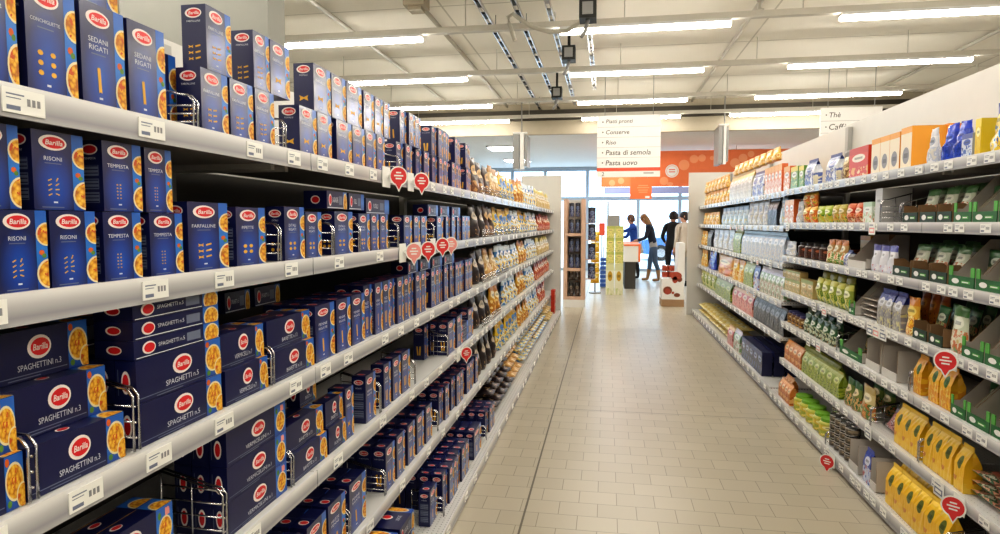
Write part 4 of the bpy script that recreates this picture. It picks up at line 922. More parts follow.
# cardboard display trays
flat('tray_lip', '2a6a3c', .5)
def tray(s, pa, pb, style, label, n=3, content='soup_sachet'):
    Z, nm = NZ[s]; fx = rfx(s)+.002; y0, y1 = along(pb, fx, Z), along(pa, fx, Z); w = y1-y0-.006; D, H = (.17 if style == 'open' else .36 if style == 'low' else .23), ((.2 if s != 'N5' else .19) if style != 'low' else .09)
    root = tag(empty('display_tray', (fx, (y0+y1)/2, Z+.0015), PI), label + ', ' + nm, 'display tray', 'cardboard display trays')
    side_m = {'grey': 'cardboard_grey', 'green': 'green_fade', 'low': 'tray_dark', 'blue': 'blue_shiny', 'white': 'carton_white', 'open': 'carton_white'}[style]
    MB().box((-D, -w/2, 0), (0, w/2, .003), 'cardboard_brown').build('tray_base', root)
    MB().box((-D, -w/2, .003), (-D+.004, w/2, min(H, .165) if style == 'open' else H), 'cardboard_brown').build('back_wall', root)
    prof = [(0, 0), (0, .06), (-.03, .06), (-D*.66, H), (-D, H), (-D, 0)] if style != 'low' else [(0, 0), (0, .085), (-.05, .085), (-.08, .06), (-D, .06), (-D, 0)]
    if style == 'open': prof = [(0, 0), (0, .165), (-D, .165), (-D, 0)]; H = .165
    for sg in (-1, 1):
        m = MB(); ya, yb = sorted((sg*w/2, sg*(w/2-.004)))
        uv = lambda P_: [(-x/D, z/H) for x, z in P_]
        m.face([(x, ya, z) for x, z in prof], side_m, uv(prof)); m.face([(x, yb, z) for x, z in prof[::-1]], 'cardboard_grey' if style != 'low' else 'cardboard_brown', uv(prof[::-1]))
        for (xa, za), (xb, zb) in zip(prof, prof[1:]+prof[:1]): m.face([(xa, ya, za), (xa, yb, za), (xb, yb, zb), (xb, ya, zb)], 'cardboard_brown')
        m.build('side_panel', root)
    m = MB(); lip = .045 if style != 'low' else .05; lm = {'grey': 'tray_lip', 'green': 'tray_lip', 'low': 'tray_dark', 'blue': 'yellow_box', 'white': 'carton_white', 'open': 'carton_white'}[style]
    m.box((0, -w/2, 0), (.004, w/2, lip), lm); F = Frame((.004, -w/2, 0), (0, 1, 0), (0, 0, 1), (1, 0, 0))
    if style in ('grey', 'green'):
        for a in (0, w*.86): m.box((.0, -w/2+a, lip), (.004, -w/2+a+w*.14, .085), 'leaf')
    if style in ('grey', 'green', 'low'):
        m.ell(F, w*.28, lip*.5, w*.15, lip*.26, 'sign_white', .0006, 12); m.rect(F, w*.52, lip*.35, w*.86, lip*.6, 'leaf', .0006); m.rect(F, w*.55, lip*.42, w*.8, lip*.52, 'sign_white', .0009)
    m.build('front_lip', root)
    ms = KD[content][6]; look = KD[content][1]; cw, ch = KD[content][3], KD[content][5]
    for i in range(n):
        o = put('soup_sachet' if content == 'soup_sachet' else 'food_bag', ms[i % 2], (fx+(.075+.055*i if style == 'low' else .125+.045*i), (y0+y1)/2, Z+.018), rz=PI, scale=(1, w*.8/cw, ((.15+.01*i) if style == 'low' else .14)/ch), ry=-.22 if style == 'low' else -.12)
        goods(o, f'{look} standing in a tray', nm, KD[content][2], f'{KD[content][2]} goods in trays on the {nm}', y0)
T = [('N2', 903, 918, 'low'), ('N2', 920, 936, 'low'), ('N2', 937, 952, 'low'), ('N2', 954, 972, 'grey'), ('N2', 973, 998, 'green'), ('N2', 999, 1030, 'grey'),
     ('N3', 893, 910, 'low'), ('N3', 912, 929, 'low'), ('N3', 930, 947, 'low'), ('N3', 949, 975, 'grey'), ('N3', 976, 1005, 'grey'), ('N3', 1006, 1040, 'green'), ('N3', 848, 866, 'white'),
     ('N4', 913, 927, 'low'), ('N4', 929, 943, 'low'), ('N4', 962, 984, 'grey'), ('N4', 985, 1015, 'grey'), ('N4', 849, 855, 'grey'),
     ('N5', 840, 862, 'green'), ('N5', 951, 966, 'grey'), ('N5', 967, 990, 'green'), ('N5', 991, 1020, 'grey'), ('N5', 866, 880, 'open'), ('N5', 882, 897, 'open'), ('N0', 849, 858, 'open'), ('N0', 870, 876, 'open')]
tc = {}
for s, a, b, st in sorted(T, key=lambda t: (t[0], -t[2])):
    tc[(s, st)] = tc.get((s, st), 0)+1
    look = {'low': 'low dark green display tray', 'grey': 'grey-sided display tray', 'green': 'green-sided display tray', 'white': 'white sloping display tray', 'open': 'open white carton', 'blue': 'blue-sided display tray'}[st]
    tray(s, a, b, st, f'{nth(tc[(s, st)])} {look} from near end', n=(0 if st in ('open', 'white') else 2) if st != 'low' else 3, content={'N4': 'herb_white', 'N1': 'blue_shiny'}.get(s, 'soup_sachet') if st != 'low' else ('herb_white' if s != 'N4' else 'soup_sachet'))
# wire dividers, hanging tags and price cards
for s, px, h in (('N2', 902, .1), ('N2', 882, .12), ('N5', 911, .1), ('N5', 838, .1), ('N6', 872, .1), ('N6', 920, .11), ('N0', 827, .08), ('N0', 946, .13)):
    Z, nm = NZ[s]; fx = rfx(s); cnt[s] = cnt.get(s, 0)+1
    wire_divider((fx-.012, along(px, fx, Z), Z), d=.15, h=h, rz=PI, label=f'chrome wire divider on the {nm}, {nth(cnt[s])} from the far end')
for s, px, dz in (('N4', 957, -.02), ('N6', 965, -.02), ('N0', 835, -.03)):
    Z, nm = NZ[s]; xf = 1.38 if s == 'N0' else RXF
    wobbler((xf-.003, along(px, xf, Z), Z+dz), f'red round promotion tag on the {nm} edge', rz=PI, turn=.85, r=.042)
def hang_card(s, px, i, red, w=.085, h=.07):
    Z, nm = NZ[s]; xf = 1.38 if s == 'N0' else RXF; o = empty('price_card', (xf-.003, along(px, xf, Z), Z-.03), PI)
    tag(o, f'white {"and red " if red else ""}hanging price card on the {nm} edge, {nth(i)} from far', 'price card', 'hanging price cards')
    mb = MB(); mb.box((0, -w/2, -h/2), (.002, w/2, h/2), 'ticket_white'); F = Frame((.002, -w/2, -h/2), (0, 1, 0), (0, 0, 1), (1, 0, 0))
    mb.rect(F, w*.1, h*.15, w*.9, h*.55, 'pale_red_tag' if red else 'print_grey', .0004); mb.rect(F, w*.2, h*.25, w*.8, h*.45, 'ticket_white', .0007); mb.rect(F, w*.1, h*.72, w*.7, h*.8, 'print_grey', .0004)
    mb.build('card', o); MB().box((.0, -.01, h/2), (.004, .01, h/2+.012), 'ticket_white').build('clip', o)
for s, L in (('N2', ((788, 0), (873, 1))), ('N4', ((815, 0), (825, 1), (841, 0), (871, 0), (877, 1), (884, 0))), ('N5', ((809, 0), (819, 1))), ('N6', ((869, 0), (940, 0))), ('N0', ((829, 0),)), ('F2', ((731, 1), (737, 1), (743, 1))), ('F3', ((752, 0), (758, 1), (771, 0))), ('F4', ((748, 0), (755, 0)))):
    for i, (px, red) in enumerate(L): hang_card(s, px, i+1, red)

for i, (sx, yy, zz, hh) in enumerate(((.80, 9.98, .072, .2), (.80, 9.98, .274, .17), (.95, 9.6, .4, .22))):
    o = put('food_carton', KD['red_box'][6][0], (-sx-.03, yy, zz), scale=(1, 1.6, hh/.17)); tag(o, 'orange red carton at the far end of the left ' + ['floor shelf, lower', 'floor shelf, stacked upper', 'fifth shelf'][i], 'carton', 'orange cartons at the left end')
K('beige_box', 'carton', 'large green and cream carton past the picture edge', 'carton', .28, .2, .18, 'cfc6ae', '3f7a48', 'e8e2d0', ['cfc6ae', '8aa068', 'e2dac4'], side='c4baa2')
for s, px in (('N1', 1036), ('N2', 1036), ('N3', 1046), ('N4', 1022), ('N5', 1026), ('N6', 1016), ('N0', 992)):
    yb = along(px, rfx(s), NZ[s][0]); n = int((yb-.93)/.29)
    for i in range(n): item('beige_box', s, yb-.29*(i+1), yb-.29*i-.01, h=.18)
# ------------------------------------------------------------------ hanging signs
def sign_board(px0, px1, py0, py1, Y, rows, name, label, red=True):
    a, b = on_y(px0, py0, Y), on_y(px1, py1, Y); a2 = on_y(px0, py1, Y)
    x0, x1, z1, z0 = (a.x+a2.x)/2, b.x, a.z, b.z; W, H = x1-x0, z1-z0
    r = tag(empty(name, (x0, Y, z0)), label, 'sign')
    MB().box((0, 0, 0), (W, .04, H), 'sign_white').build('panel', r)
    F = Frame((0, 0, 0), (1, 0, 0), (0, 0, 1), (0, -1, 0)); m = MB()
    n = len(rows); foot = .15*H if red else .03*H; rh = (H-foot-.02*H)/n
    for i, t in enumerate(rows):
        cb = H-.02*H-rh*(i+.5)
        if not t: continue
        m.ell(F, W*.09, cb, W*.012, W*.012, 'sign_ink', .002, 10); m.text(F, t, W*.14, cb, W*.82, rh*(.5 if any(c in t for c in 'pgdtfb') else .42), 'sign_ink', .002, .15, .006, left=True)
        if i < n-1 or red: m.rect(F, 0, cb-rh*.52, W, cb-rh*.49, 'sign_line', .001)
    if red:
        m.rect(F, 0, foot-.055*H, W, foot, 'sign_red', .002); m.text(F, '2', W*.1, .05*H, W*.06, .065*H, 'sign_ink', .002); 
        m.rect(F, W*.74, .05*H, W*.9, .07*H, 'sign_line', .002)
    m.build('lettering', r)
    for x in (W*.12, W*.88): MB().tube([(x, .02, H), (x, .02, ZC-z0-.003)], .005, 'steel_grey', 5).build('hanger', r)
    return r
sign_board(597, 660, 116, 176.5, 10.0, ['Piatti pronti', 'Conserve', 'Riso', 'Pasta di semola', 'Pasta uovo'], 'aisle_sign', 'white hanging aisle sign listing Piatti pronti, Conserve, Riso and pasta')
sign_board(820, 880, 108, 170, 10.3, ['Thè', 'Caffè', '', '', ''], 'aisle_sign', 'white hanging aisle sign half hidden behind the right shelving', red=False)
# orange frieze over the tills
Y = 15.0; a, b = on_y(601, 187, Y), on_y(660, 151, Y)
r = tag(empty('orange_banner', (a.x, Y, a.z)), 'long orange banner with pale discs hanging over the checkouts', 'banner')
W, H = 6.2, b.z-a.z
F = Frame((0, 0, 0), (1, 0, 0), (0, 0, 1), (0, -1, 0)); m = MB().box((0, 0, 0), (W, .05, H), 'orange')
def bx_(px, py): q = on_y(px, py, Y); return q.x-a.x, q.z-a.z
for px, py, rr in ((612, 183, 3), (621, 181, 3), (684, 165, 5), (694, 159, 4), (702, 158, 3.5), (735, 163, 4.5), (743, 158, 4), (751, 154, 3), (664, 181, 4), (670, 184, 3), (712, 158, 2)):
    u, v = bx_(px, py); m.ell(F, u, v, rr*Y/FPX, min(rr*Y/FPX, v-.01, H-v-.01) if v < H else .05, 'orange_pale', .002, 18)
u, v = bx_(672, 171); m.ell(F, u, v, .15, .15, 'sign_white', .004, 22); m.ell(F, u, v, .125, .125, 'orange_pale', .005, 22); m.ell(F, u, v, .115, .115, 'sign_white', .006, 22)
for k in (-.03, .02): m.rect(F, u-.07, v+k, u+.07, v+k+.02, 'sign_red', .008)
m.build('panel', r); MB().box((.08, .0, -.16), (2.3, .04, -.012), 'lilac').build('lower_strip', r)
for x in (.6, 3, 5.5): MB().tube([(x, .02, H), (x, .02, ZL-a.z-.003)], .006, 'steel_grey', 5).build('hanger', r)
Y = 13.4; a, b = on_y(630, 199, Y), on_y(652, 178, Y); r = tag(empty('orange_sign', (a.x, Y, a.z)), 'small square orange sign hanging below the white aisle sign', 'sign')
W, H = b.x-a.x, b.z-a.z; F = Frame((0, 0, 0), (1, 0, 0), (0, 0, 1), (0, -1, 0)); m = MB().box((0, 0, 0), (W, .03, H), 'orange')
for k, (q, s) in enumerate(((.45, .4), (.55, .52), (.45, .62), (.4, .3))): m.rect(F, W*(.6-q*.5), H*s, W*(.6+q*.5), H*(s+.05), 'orange_pale', .002)
m.rect(F, W*.7, H*.04, W*.9, H*.14, 'sign_white', .002); m.build('panel', r)
for x in (W*.2, W*.8): MB().tube([(x, .015, H), (x, .015, ZL-a.z-.003)], .005, 'steel_grey', 5).build('hanger', r)
# boards seen edge on
for px0, px1, py0, py1, Y, nm in ((513, 527, 134, 169, 12.0, 'tall grey and white board hanging edge-on over the left shelving'), (718, 729, 126, 164, 12.2, 'tall grey and white board hanging edge-on over the right shelving')):
    a, b = on_y(px0, py1, Y), on_y(px1, py0, Y); r = tag(empty('edge_board', (a.x, Y, a.z)), nm, 'sign', 'boards hanging edge-on'); W, H = b.x-a.x, b.z-a.z
    MB().box((0, 0, 0), (W*.42, .5, H), 'steel_grey').build('board', r); MB().box((W*.5, .0, 0), (W*.78, .1, H*1.02), 'sign_white').build('post', r); MB().box((W*.84, 0, .05), (W, .5, H*.98), 'steel_grey').build('board', r)
    MB().box((0, .0, H*1.02), (W, .1, H*1.06), 'sign_white').build('cross_bar', r); MB().tube([(W*.6, .05, H*1.06), (W*.6, .05, ZC-a.z-.003)], .012, 'steel_grey', 6).build('hanger', r)
# ------------------------------------------------------------------ things past the end of the aisle
def floor_at(px, py):
    d = ray(px, py); k = -EYE/d.z; return Vector((k*d.x, k*d.y, 0))
def zat(px, py, Y): return on_y(px, py, Y).z
# left display: pale wooden frame, three compartments of dark bags
Y = 11.2; x0, x1, xm = on_y(563, 300, Y).x, on_y(588, 300, Y).x, on_y(581, 300, Y).x
r = tag(empty('display_rack', (x0, Y, 0)), 'pink wooden three-tier display rack of dark bags at the aisle end', 'display rack'); W = x1-x0-.06; ht = zat(570, 199, Y)
MB().box((0, 0, 0), (W, .4, .14), 'sign_white').build('plinth', r)
for x in (-.0, W-.07): MB().box((x, 0, .14), (x+.07, .4, ht), 'pink_wood').build('upright', r)
tiers = [.14+.02, zat(570, 270, Y), zat(570, 235, Y)]
for z in tiers: MB().box((.07, 0, z-.02), (W-.07, .4, z+.03), 'pink_wood').build('shelf', r)
MB().box((.07, .38, .2), (W-.07, .4, ht), 'panel_grey').build('back_panel', r)
pack('snack_dark', '22263c', '15182a', '6a7aa0', ['1c2038', '3a4a80', '8a8fa0', '14141c'], seedv=4.1); pack('snack_black', '1c1a1a', '121010', '9a8a78', ['201c1c', '6a5a50', '0f0e0e', 'b0a8a0'], seedv=4.9)
sm = {k: pouch_mesh(k, .15, .09, .28, seed=9+i, nu=8, nv=10, name='snack_bag') for i, k in enumerate(('snack_dark', 'snack_black'))}
for t, z in enumerate(tiers):
    for q in range(2):
        for l in range(2):
            k = 'snack_black' if t == 0 else 'snack_dark'
            o = put('snack_bag', sm[k], (x0+.135+.11*q, Y+.12, z+.035+.29*l), rz=-PI/2, scale=(.7, .6, .86))
            goods(o, ('black' if t == 0 else 'dark blue') + ' snack bag in the wooden end rack', ['bottom', 'middle', 'top'][t]+' compartment, '+['lower', 'upper'][l]+[' left', ' right'][q], 'bag', 'dark bags in the end rack', 0)
for z in (.5, .85, 1.2, 1.5): MB().box((W+.001, .2, z-.014), (W+.18, .3, z-.002), 'pink_wood').build('side_hook', r)
for i, z in enumerate((.5, .85, 1.2, 1.5)):
    o = put('snack_bag', sm['snack_dark'], (x0+W+.11, Y+.25, z), rz=-PI/2, scale=(.8, .9, 1)); tag(o, f'dark blue bag clipped to the side of the wooden rack, {nth(i+1)} from below', 'bag', 'bags on the rack side')
# yellow hanging stand, carton tower, checkout
Y = 13.6; p = on_y(595, 280, Y); r = tag(empty('strip_stand', (p.x, Y, 0)), 'thin grey stand carrying hanging yellow packets', 'stand')
MB().lathe([(.13, 0), (.13, .02), (.02, .03)], 'steel_grey', 16).build('base', r); MB().tube([(0, 0, .03), (0, 0, 1.32)], .015, 'steel_grey', 8).build('pole', r)
pack('yellow_glove', 'e8b41f', 'f0c838', 'f4e6a0', ['eec028', 'd89a18', 'f2d860'], seedv=5.3); gm = pouch_mesh('yellow_glove', .2, .07, .24, seed=3, nu=8, nv=8, kind='pillow', name='yellow_packet')
for i in range(5): tag(put('yellow_packet', gm, (p.x, Y-.06, .22+.22*i), rz=-PI/2, scale=(.9, .95, .88)), f'yellow packet hanging on the grey stand, {nth(i+1)} from below', 'packet', 'yellow packets on the stand')
Y = 13.4; xa, xb = on_y(605.5, 288, Y).x, on_y(623, 288, Y).x; wv = (xb-xa)/2
pack('tower_tall', 'e6e4c8', 'd8d8a8', 'c8a030', ['eceace', 'dedcb8', 'c8cf90'], la=(.28, .16), lc=(.5, .6), vp=.2, seedv=6.1); pack('tower_box', 'cfcf78', 'b8bc60', 'ecdf90', ['c8ca70', 'e2d888', 'a4aa50'], seedv=6.6)
tm = {k: carton_mesh(k, .2, .2, .4, name='promotion_carton') for k in ('tower_tall', 'tower_box')}
zz = 0.0
for lv, (k, h) in enumerate((('tower_tall', .66), ('tower_box', .24), ('tower_box', .3), ('tower_box', .24))):
    for q in range(2): tag(put('promotion_carton', tm[k], (xa+wv*(q+.5), Y, zz+.001), rz=-PI/2, scale=(1, (wv-.008)/.2, (h-.004)/.4)), f'{"tall pale" if lv == 0 else "yellow green"} carton in the tower, {nth(lv+1)} layer, {["left", "right"][q]} column', 'carton', 'tower of yellow green cartons')
    zz += h
Y = 14.6; x0, x1 = on_y(623.5, 285, Y).x, on_y(640, 285, Y).x; W = x1-x0
r = tag(empty('checkout_counter', (x0, Y, 0)), 'checkout counter with dark base, white top and orange edge', 'counter')
MB().box((.02, 0, .0), (W-.1, 1.8, .62), 'panel_dark').build('base', r); MB().box((0, -.04, .62), (W, 1.86, .98), 'sign_white').build('top_cabinet', r)
m = MB(); m.box((0, -.05, .98), (W, 1.87, 1.02), 'orange'); m.box((W-.05, -.05, .62), (W, -.042, .98), 'orange'); m.build('trim', r)
p = on_y(614, 224, 14.4); r = tag(empty('till_screen', (p.x, 14.4, 1.05)), 'grey till screen on a pole above the carton tower', 'screen')
MB().box((-.13, 0, .22), (.13, .04, .62), 'steel_grey').build('screen', r); MB().tube([(0, .02, -1.05), (0, .02, .25)], .02, 'steel_grey', 8).build('pole', r)
p = on_y(608, 215, 14.8); tag(MB().tube([(p.x, 14.8, 0), (p.x, 14.8, 2.0)], .022, 'steel_grey', 8).build('till_pole'), 'thin grey pole rising beside the till screen', 'pole')
p = on_y(602, 228, 15.4); r = tag(empty('red_till_box', (p.x, 15.4, 0)), 'small red box on a thin post beside the till pole', 'box'); MB().box((-.07, 0, 1.2), (.07, .1, 1.5), 'sign_red').build('box_body', r); MB().tube([(0, .05, 0), (0, .05, 1.2)], .015, 'steel_grey', 6).build('post', r)
flat('trolley_blue', '3a62b4', .4); p = floor_at(603, 287); r = tag(empty('basket_stack', (p.x, p.y, 0)), 'blue basket stack between yellow packets and carton tower', 'basket')
m = MB()
for k in range(7): m.box((-.07, -.15, .02+.1*k), (.07, .15, .09+.1*k), 'trolley_blue')
m.build('basket', r); MB().tube([(0, 0, .0), (0, 0, .95)], .012, 'steel_grey', 6).build('handle', r)
# right promotion stand
Y = 11.6; x0, x1 = on_y(661.5, 305, Y).x, on_y(684, 305, Y).x; W = x1-x0; zt = zat(672, 243, Y)
r = tag(empty('promotion_stand', (x0, Y, 0)), 'white promotion stand with red-brown food pictures on a wooden plinth', 'display stand')
MB().box((0, 0, 0), (W, .5, .13), 'wood').build('plinth', r)
m = MB(); F = Frame((0, .0, .13), (1, 0, 0), (0, 0, 1), (0, -1, 0)); H = zt-.13
pr = [(0, 0), (W, 0), (W, H), (W*.72, H), (W*.64, H*.36), (0, H*.36)]
m.poly(F, pr, 'sign_white', 0); B = Frame((0, .5, .13), (1, 0, 0), (0, 0, 1), (0, 1, 0)); m.poly(B, pr[::-1], 'sign_white', 0)
for (a, b), (c, d) in zip(pr, pr[1:]+pr[:1]): m.face([(a, 0, .13+b), (a, .5, .13+b), (c, .5, .13+d), (c, 0, .13+d)], 'sign_white')
flat('food_red', 'b8503a', .5); flat('food_brown', '8a4a34', .5)
for u, v, ra, rb, c in ((.62, .42, .26, .06, 'food_red'), (.58, .35, .12, .05, 'food_red'), (.78, .36, .12, .04, 'food_brown'), (.26, .16, .2, .06, 'food_brown'), (.26, .14, .14, .045, 'food_red'), (.68, .08, .14, .03, 'food_brown'), (.5, .12, .06, .02, 'food_red')): m.ell(F, W*u, H*v, W*ra, H*rb*1.2, c, .002 if c == 'food_brown' else .003, 16)
m.build('body', r)
tinm = MB().lathe([(.05, 0), (.055, .01), (.055, .1), (.05, .11)], 'food_brown', 14, mats=['chrome', 'food_red', 'chrome']).mesh('red_tin')
for lv in range(2):
    for q in range(2): tag(put('red_tin', tinm, (x0+.06+.11*q, Y+.1+.08*0, .13+H*.38+.114*lv+.004)), f'red tin on the white promotion stand, {["lower", "upper"][lv]} {["left", "right"][q]}', 'tin', 'red tins on the promotion stand')
# parked car beyond the windows
flat('car_blue', '5a86c0', .25, spec=.6); flat('car_glass', '2a3440', .1); flat('tyre', '17181a', .7)
p = on_y(662, 255, 26.0); r = tag(empty('parked_car', (p.x-.9, 26.0, -.02)), 'blue car parked outside behind the shop window', 'car')
prof = [(0, .3), (0, .75), (.25, .85), (.9, .95), (1.5, 1.42), (2.9, 1.45), (3.6, 1.0), (4.1, .9), (4.2, .35), (3.6, .25), (.5, .25)]
m = MB()
m.face([(x, 0, z) for x, z in prof[::-1]][::-1], 'car_blue'); m.face([(x, 1.7, z) for x, z in prof], 'car_blue')
for (a, b), (c, d) in zip(prof, prof[1:]+prof[:1]): m.face([(a, 0, b), (c, 0, d), (c, 1.7, d), (a, 1.7, b)], 'car_blue')
m.build('body', r)
m = MB(); m.poly(Frame((0, -.004, 0), (1, 0, 0), (0, 0, 1), (0, -1, 0)), [(1.15, .98), (3.35, 1.0), (2.85, 1.36), (1.55, 1.34)], 'car_glass', 0); m.build('side_window', r)
for x in (.85, 3.3):
    for y in (-.02, 1.55):
        m = MB(); m.tube([(x, y, .32), (x, y+.18, .32)], .32, 'tyre', 18); m.tube([(x, y-.004, .32), (x, y+.02, .32)], .18, 'chrome', 14); m.build('wheel', r)
# ------------------------------------------------------------------ people
flat('skin', 'd2a084', .5); flat('hair_brown', '6a4a34', .6); flat('hair_blonde', '9a754a', .6); flat('hair_dark', '241c1a', .6)
flat('cloth_navy', '2a3140', .8); flat('cloth_blue', '1f4fa8', .7); flat('cloth_black', '1f2024', .8); flat('jeans', '5a6f8a', .8); flat('boots_tan', 'b0895f', .7); flat('cloth_grey', 'b4b2ae', .8); flat('cloth_beige', 'c8bcae', .8); flat('eye_dark', '1a1414', .4); flat('lips', 'a85a50', .5)
def person(loc, rz, J, parts, hair, hair_len, label, H=1.7, hands=True):
    """J: joint -> (x, y, z); facing +Y. One skinned surface; clothing is by region of the body"""
    R = {'pelvis': .14, 'waist': .125, 'chest': .165, 'neck0': .09, 'neck': .055, 'head0': .075, 'head1': .1, 'head2': .085}
    E = [('pelvis', 'waist'), ('waist', 'chest'), ('chest', 'neck0'), ('neck0', 'neck'), ('neck', 'head0'), ('head0', 'head1'), ('head1', 'head2')]
    for s in 'lr':
        R.update({s+'hip': .105, s+'knee': .068, s+'calf': .06, s+'ankle': .045, s+'heel': .045, s+'toe': .035, s+'sh': .07, s+'elbow': .048, s+'wrist': .032, s+'palm': .036})
        E += [('pelvis', s+'hip'), (s+'hip', s+'knee'), (s+'knee', s+'calf'), (s+'calf', s+'ankle'), (s+'ankle', s+'heel'), (s+'heel', s+'toe'), ('neck0', s+'sh'), (s+'sh', s+'elbow'), (s+'elbow', s+'wrist'), (s+'wrist', s+'palm')]
    names = list(R); bm = bmesh.new(); sk = bm.verts.layers.skin.verify(); V = {}
    for n in names:
        V[n] = bm.verts.new(J[n]); q = R[n]; V[n][sk].radius = (q*(1.15 if n in ('pelvis', 'chest', 'waist') else 1), q*(.8 if n in ('pelvis', 'chest', 'waist') else 1)); V[n][sk].use_root = n == 'pelvis'
    for a, b in E: bm.edges.new((V[a], V[b]))
    me = bpy.data.meshes.new('person_skeleton'); bm.to_mesh(me); bm.free()
    o = bpy.data.objects.new('person_skeleton', me); COL.objects.link(o)
    o.modifiers.new('Skin', 'SKIN'); sb = o.modifiers.new('Sub', 'SUBSURF'); sb.levels = sb.render_levels = 2
    bpy.context.view_layer.update()
    body = bpy.data.meshes.new_from_object(o.evaluated_get(bpy.context.evaluated_depsgraph_get()))
    COL.objects.unlink(o); bpy.data.objects.remove(o)
    seg = [(a, b, Vector(J[a]), Vector(J[b])) for a, b in E]
    m = MB()
    def region(c):
        best, bd, bt = None, 9, 0
        for a, b, A, B in seg:
            d = B-A; t = max(0, min(1, (c-A).dot(d)/max(d.length_squared, 1e-9))); dist = (A+d*t-c).length/((R[a]*(1-t)+R[b]*t))
            if dist < bd: best, bd, bt = (a, b), dist, t
        return best, bt
    m.v = [tuple(v.co) for v in body.vertices]
    for p in body.polygons:
        (a, b), t = region(p.center); k = b
        if b in ('neck', 'head0', 'head1', 'head2'): mat = 'skin' if not (b == 'neck' and t < .4) else parts['top']
        elif b[1:] in ('wrist',) and t > .85 or b[1:] == 'palm': mat = 'skin'
        elif b[1:] in ('hip', 'knee') or (b == 'waist' and t < .25): mat = parts.get('hem', parts['legs']) if b == 'waist' or b[1:] == 'hip' else parts['legs']
        elif b[1:] == 'calf': mat = parts['legs']
        elif b[1:] == 'ankle': mat = parts['shoes'] if t > parts.get('boot', .8) else parts['legs']
        elif b[1:] in ('heel', 'toe'): mat = parts['shoes']
        else: mat = parts['top']
        if parts.get('coat') and (b[1:] in ('hip',) or b[1:] == 'knee' and t < parts['coat'] or b == 'waist'): mat = parts['top']
        m.f.append(tuple(p.vertices)); m.m.append(m.mi(mat)); m.uv.append([(0, 0)]*len(p.vertices)); m.sm.append(True)
    # face on the head, fingers on the palms
    h1 = Vector(J['head1']); up = (Vector(J['head2'])-Vector(J['head0'])).normalized(); fw = Vector(J.get('look', (0, 1, 0))).normalized(); fw = (fw-up*fw.dot(up)).normalized(); rt = fw.cross(up)
    for s in (-1, 1):
        c = h1+fw*.092+rt*.034*s+up*.015; m.ell(Frame(c, rt, up, fw), 0, 0, .014, .008, 'eye_dark', .006, 8)
        ea = h1+rt*.1*s; m.tube([ea-up*.03, ea+up*.0+rt*.012*s, ea+up*.03], [.008, .014, .008], 'skin', 6)
    m.tube([h1+fw*.09+up*.02, h1+fw*.118-up*.022, h1+fw*.092-up*.03], [.008, .014, .008], 'skin', 6)
    m.ell(Frame(h1+fw*.09-up*.055, rt, up, fw), 0, 0, .024, .007, 'lips', .008, 8)
    for s in 'lr':
        w, q = Vector(J[s+'wrist']), Vector(J[s+'palm']); d = (q-w).normalized(); sd = d.cross(Vector((0, 0, 1))); sd = sd.normalized() if sd.length > .1 else Vector((1, 0, 0)); dn = d.cross(sd)
        for i, L in enumerate((.075, .085, .08, .06)):
            b = q+sd*(i-1.5)*.018; m.tube([b-d*.01, b+d*L*.45-dn*.006*0, b+d*L*.8+dn*.02, b+d*L*.95+dn*.035], [.0095, .009, .008, .006], 'skin', 6)
        b = q-d*.05+sd*.02; m.tube([b, b+sd*.035+d*.03, b+sd*.04+d*.065], [.011, .01, .007], 'skin', 6)
    r = m.build('person'); r.location = loc; r.rotation_euler = (0, 0, rz)
    tag(r, label, 'person')
    hm = MB(); h2 = h1+up*.025-fw*.012; n1, n2 = 14, 7
    for j in range(n2):
        for i in range(n1):
            q = []
            for di, dj in ((0, 0), (1, 0), (1, 1), (0, 1)):
                a = 2*PI*(i+di)/n1; e = PI*(j+dj)/(n2)*.62; x = math.sin(e)*math.cos(a); y = math.sin(e)*math.sin(a); z = math.cos(e)
                y2 = y*.118 if y < .2 else y*.1
                drop = (hair_len*max(0, (dj+j)/n2-.45)/.55) if y < .25 else 0
                q.append(h2+rt*x*.112+fw*y2+up*(z*.115-drop))
            hm.face(q, hair, smooth=True)
    ho = hm.build('hair', r)
    return r
def std(lean=0.0, l_arm=None, r_arm=None, stride=0.0, head=0.0, H=1.7):
    k = H/1.72; L = lambda x, y, z: (x*k, y*k, z*k)
    sl = math.sin(lean); up = lambda z: (z-.95)*sl
    J = {'pelvis': L(0, 0, .95), 'waist': L(0, up(1.1), 1.1), 'chest': L(0, up(1.3), 1.29), 'neck0': L(0, up(1.43), 1.41), 'neck': L(0, up(1.5)+.01, 1.47), 'head0': L(0, up(1.55)+.03+head*.3, 1.53), 'head1': L(0, up(1.6)+.04+head*.6, 1.60), 'head2': L(0, up(1.66)+.03+head, 1.655)}
    for s, q in (('l', -1), ('r', 1)):
        st = stride*q
        J.update({s+'hip': L(.095*q, 0, .9), s+'knee': L(.1*q, st*.5+.02, .49), s+'calf': L(.1*q, st*.8-.01, .32), s+'ankle': L(.1*q, st, .09), s+'heel': L(.1*q, st-.0, .045), s+'toe': L(.11*q, st+.16, .036)})
        J.update({s+'sh': L(.17*q, up(1.4), 1.38), s+'elbow': L(.22*q, up(1.12)-.03, 1.12), s+'wrist': L(.22*q, up(.95)+.06, .88), s+'palm': L(.22*q, up(.9)+.09, .81)})
        arm = l_arm if s == 'l' else r_arm
        if arm:
            for n, v in zip(('elbow', 'wrist', 'palm'), arm): J[s+n] = L(*v)
    return J
p = floor_at(653, 281)
Jw = std(.28, l_arm=((-.2, .2, 1.12), (-.12, .42, 1.05), (-.1, .5, 1.03)), r_arm=((.22, .2, 1.12), (.1, .42, 1.02), (.08, .5, 1.0)), stride=.14, head=.05, H=1.72); Jw['look'] = (0, 1, -.4)
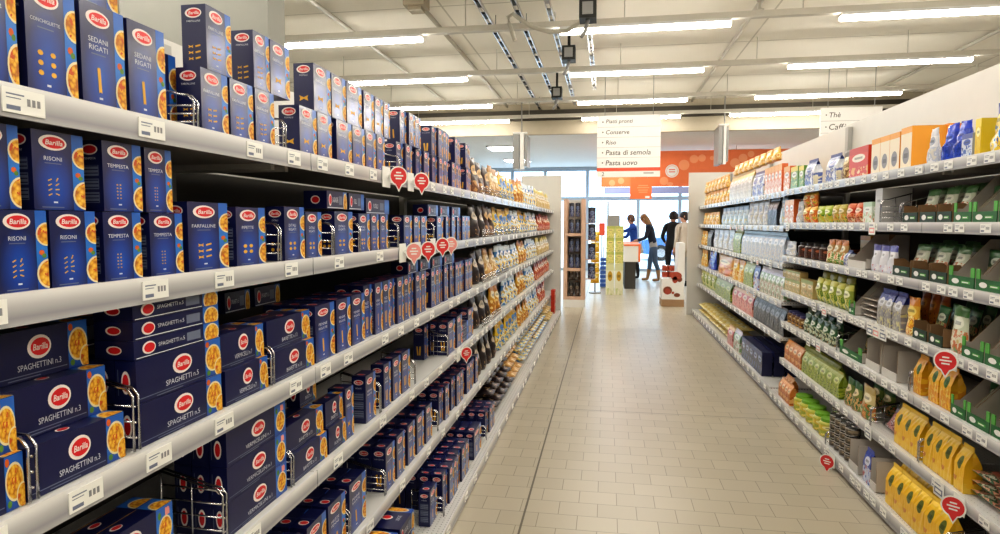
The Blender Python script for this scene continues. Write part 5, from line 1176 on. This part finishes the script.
person((p.x, p.y, 0), PI/2-.1, Jw, {'top': 'cloth_navy', 'legs': 'jeans', 'shoes': 'boots_tan', 'hem': 'cloth_grey', 'boot': .1}, 'hair_blonde', .22, 'woman in dark jacket, jeans and tan boots leaning over the checkout')
pack('hand_bag', 'c8c4be', 'b8b0a8', 'a8a49e', ['c8c4be', 'b4b0aa'], seedv=7.7)
tag(put('shoulder_bag', pouch_mesh('hand_bag', .3, .12, .3, seed=5, name='shoulder_bag'), (p.x-.33, p.y-.22, .73)), 'pale grey bag held by the woman in the dark jacket', 'bag')
Yb = 17.4; q = on_y(634, 273, Yb)
Jb = std(.12, l_arm=((-.2, .25, 1.28), (-.16, .52, 1.3), (-.15, .62, 1.31)), r_arm=((.24, .2, 1.12), (.16, .42, 1.1), (.14, .5, 1.1)), stride=.1, H=1.72); Jb['look'] = (0, 1, -.1)
person((q.x, Yb, 0), PI/2, Jb, {'top': 'cloth_blue', 'legs': 'cloth_black', 'shoes': 'cloth_black'}, 'hair_brown', .06, 'person in bright blue jacket reaching out across the checkout')
q = on_y(672, 280, 16.0)
Jm = std(.02, l_arm=((-.25, .02, 1.12), (-.2, .2, .98), (-.17, .27, .96)), stride=.06, H=1.78); Jm['look'] = (-.5, 1, 0)
person((q.x, 16.0, 0), -.2, Jm, {'top': 'cloth_black', 'legs': 'cloth_black', 'shoes': 'cloth_black', 'coat': .45}, 'hair_dark', .05, 'man in long dark coat standing with his back turned')
q = on_y(684, 280, 15.2)
Jp = std(.04, stride=.05, H=1.76); Jp['look'] = (-1, .4, 0)
person((q.x, 15.2, 0), .4, Jp, {'top': 'cloth_beige', 'legs': 'cloth_grey', 'shoes': 'cloth_black', 'coat': .5}, 'hair_dark', .06, 'person in pale coat half hidden by the white promotion stand')
# ------------------------------------------------------------------ light from outside, tone
w = bpy.data.worlds.new('sky'); S.world = w; w.use_nodes = True
bg = w.node_tree.nodes['Background']; bg.inputs[0].default_value = (.66, .84, 1, 1); bg.inputs[1].default_value = 4.0
S.view_settings.view_transform = 'Standard'; S.view_settings.look = 'Medium High Contrast'
S.view_settings.exposure = -0.25
try: write_labels()
except NameError: pass
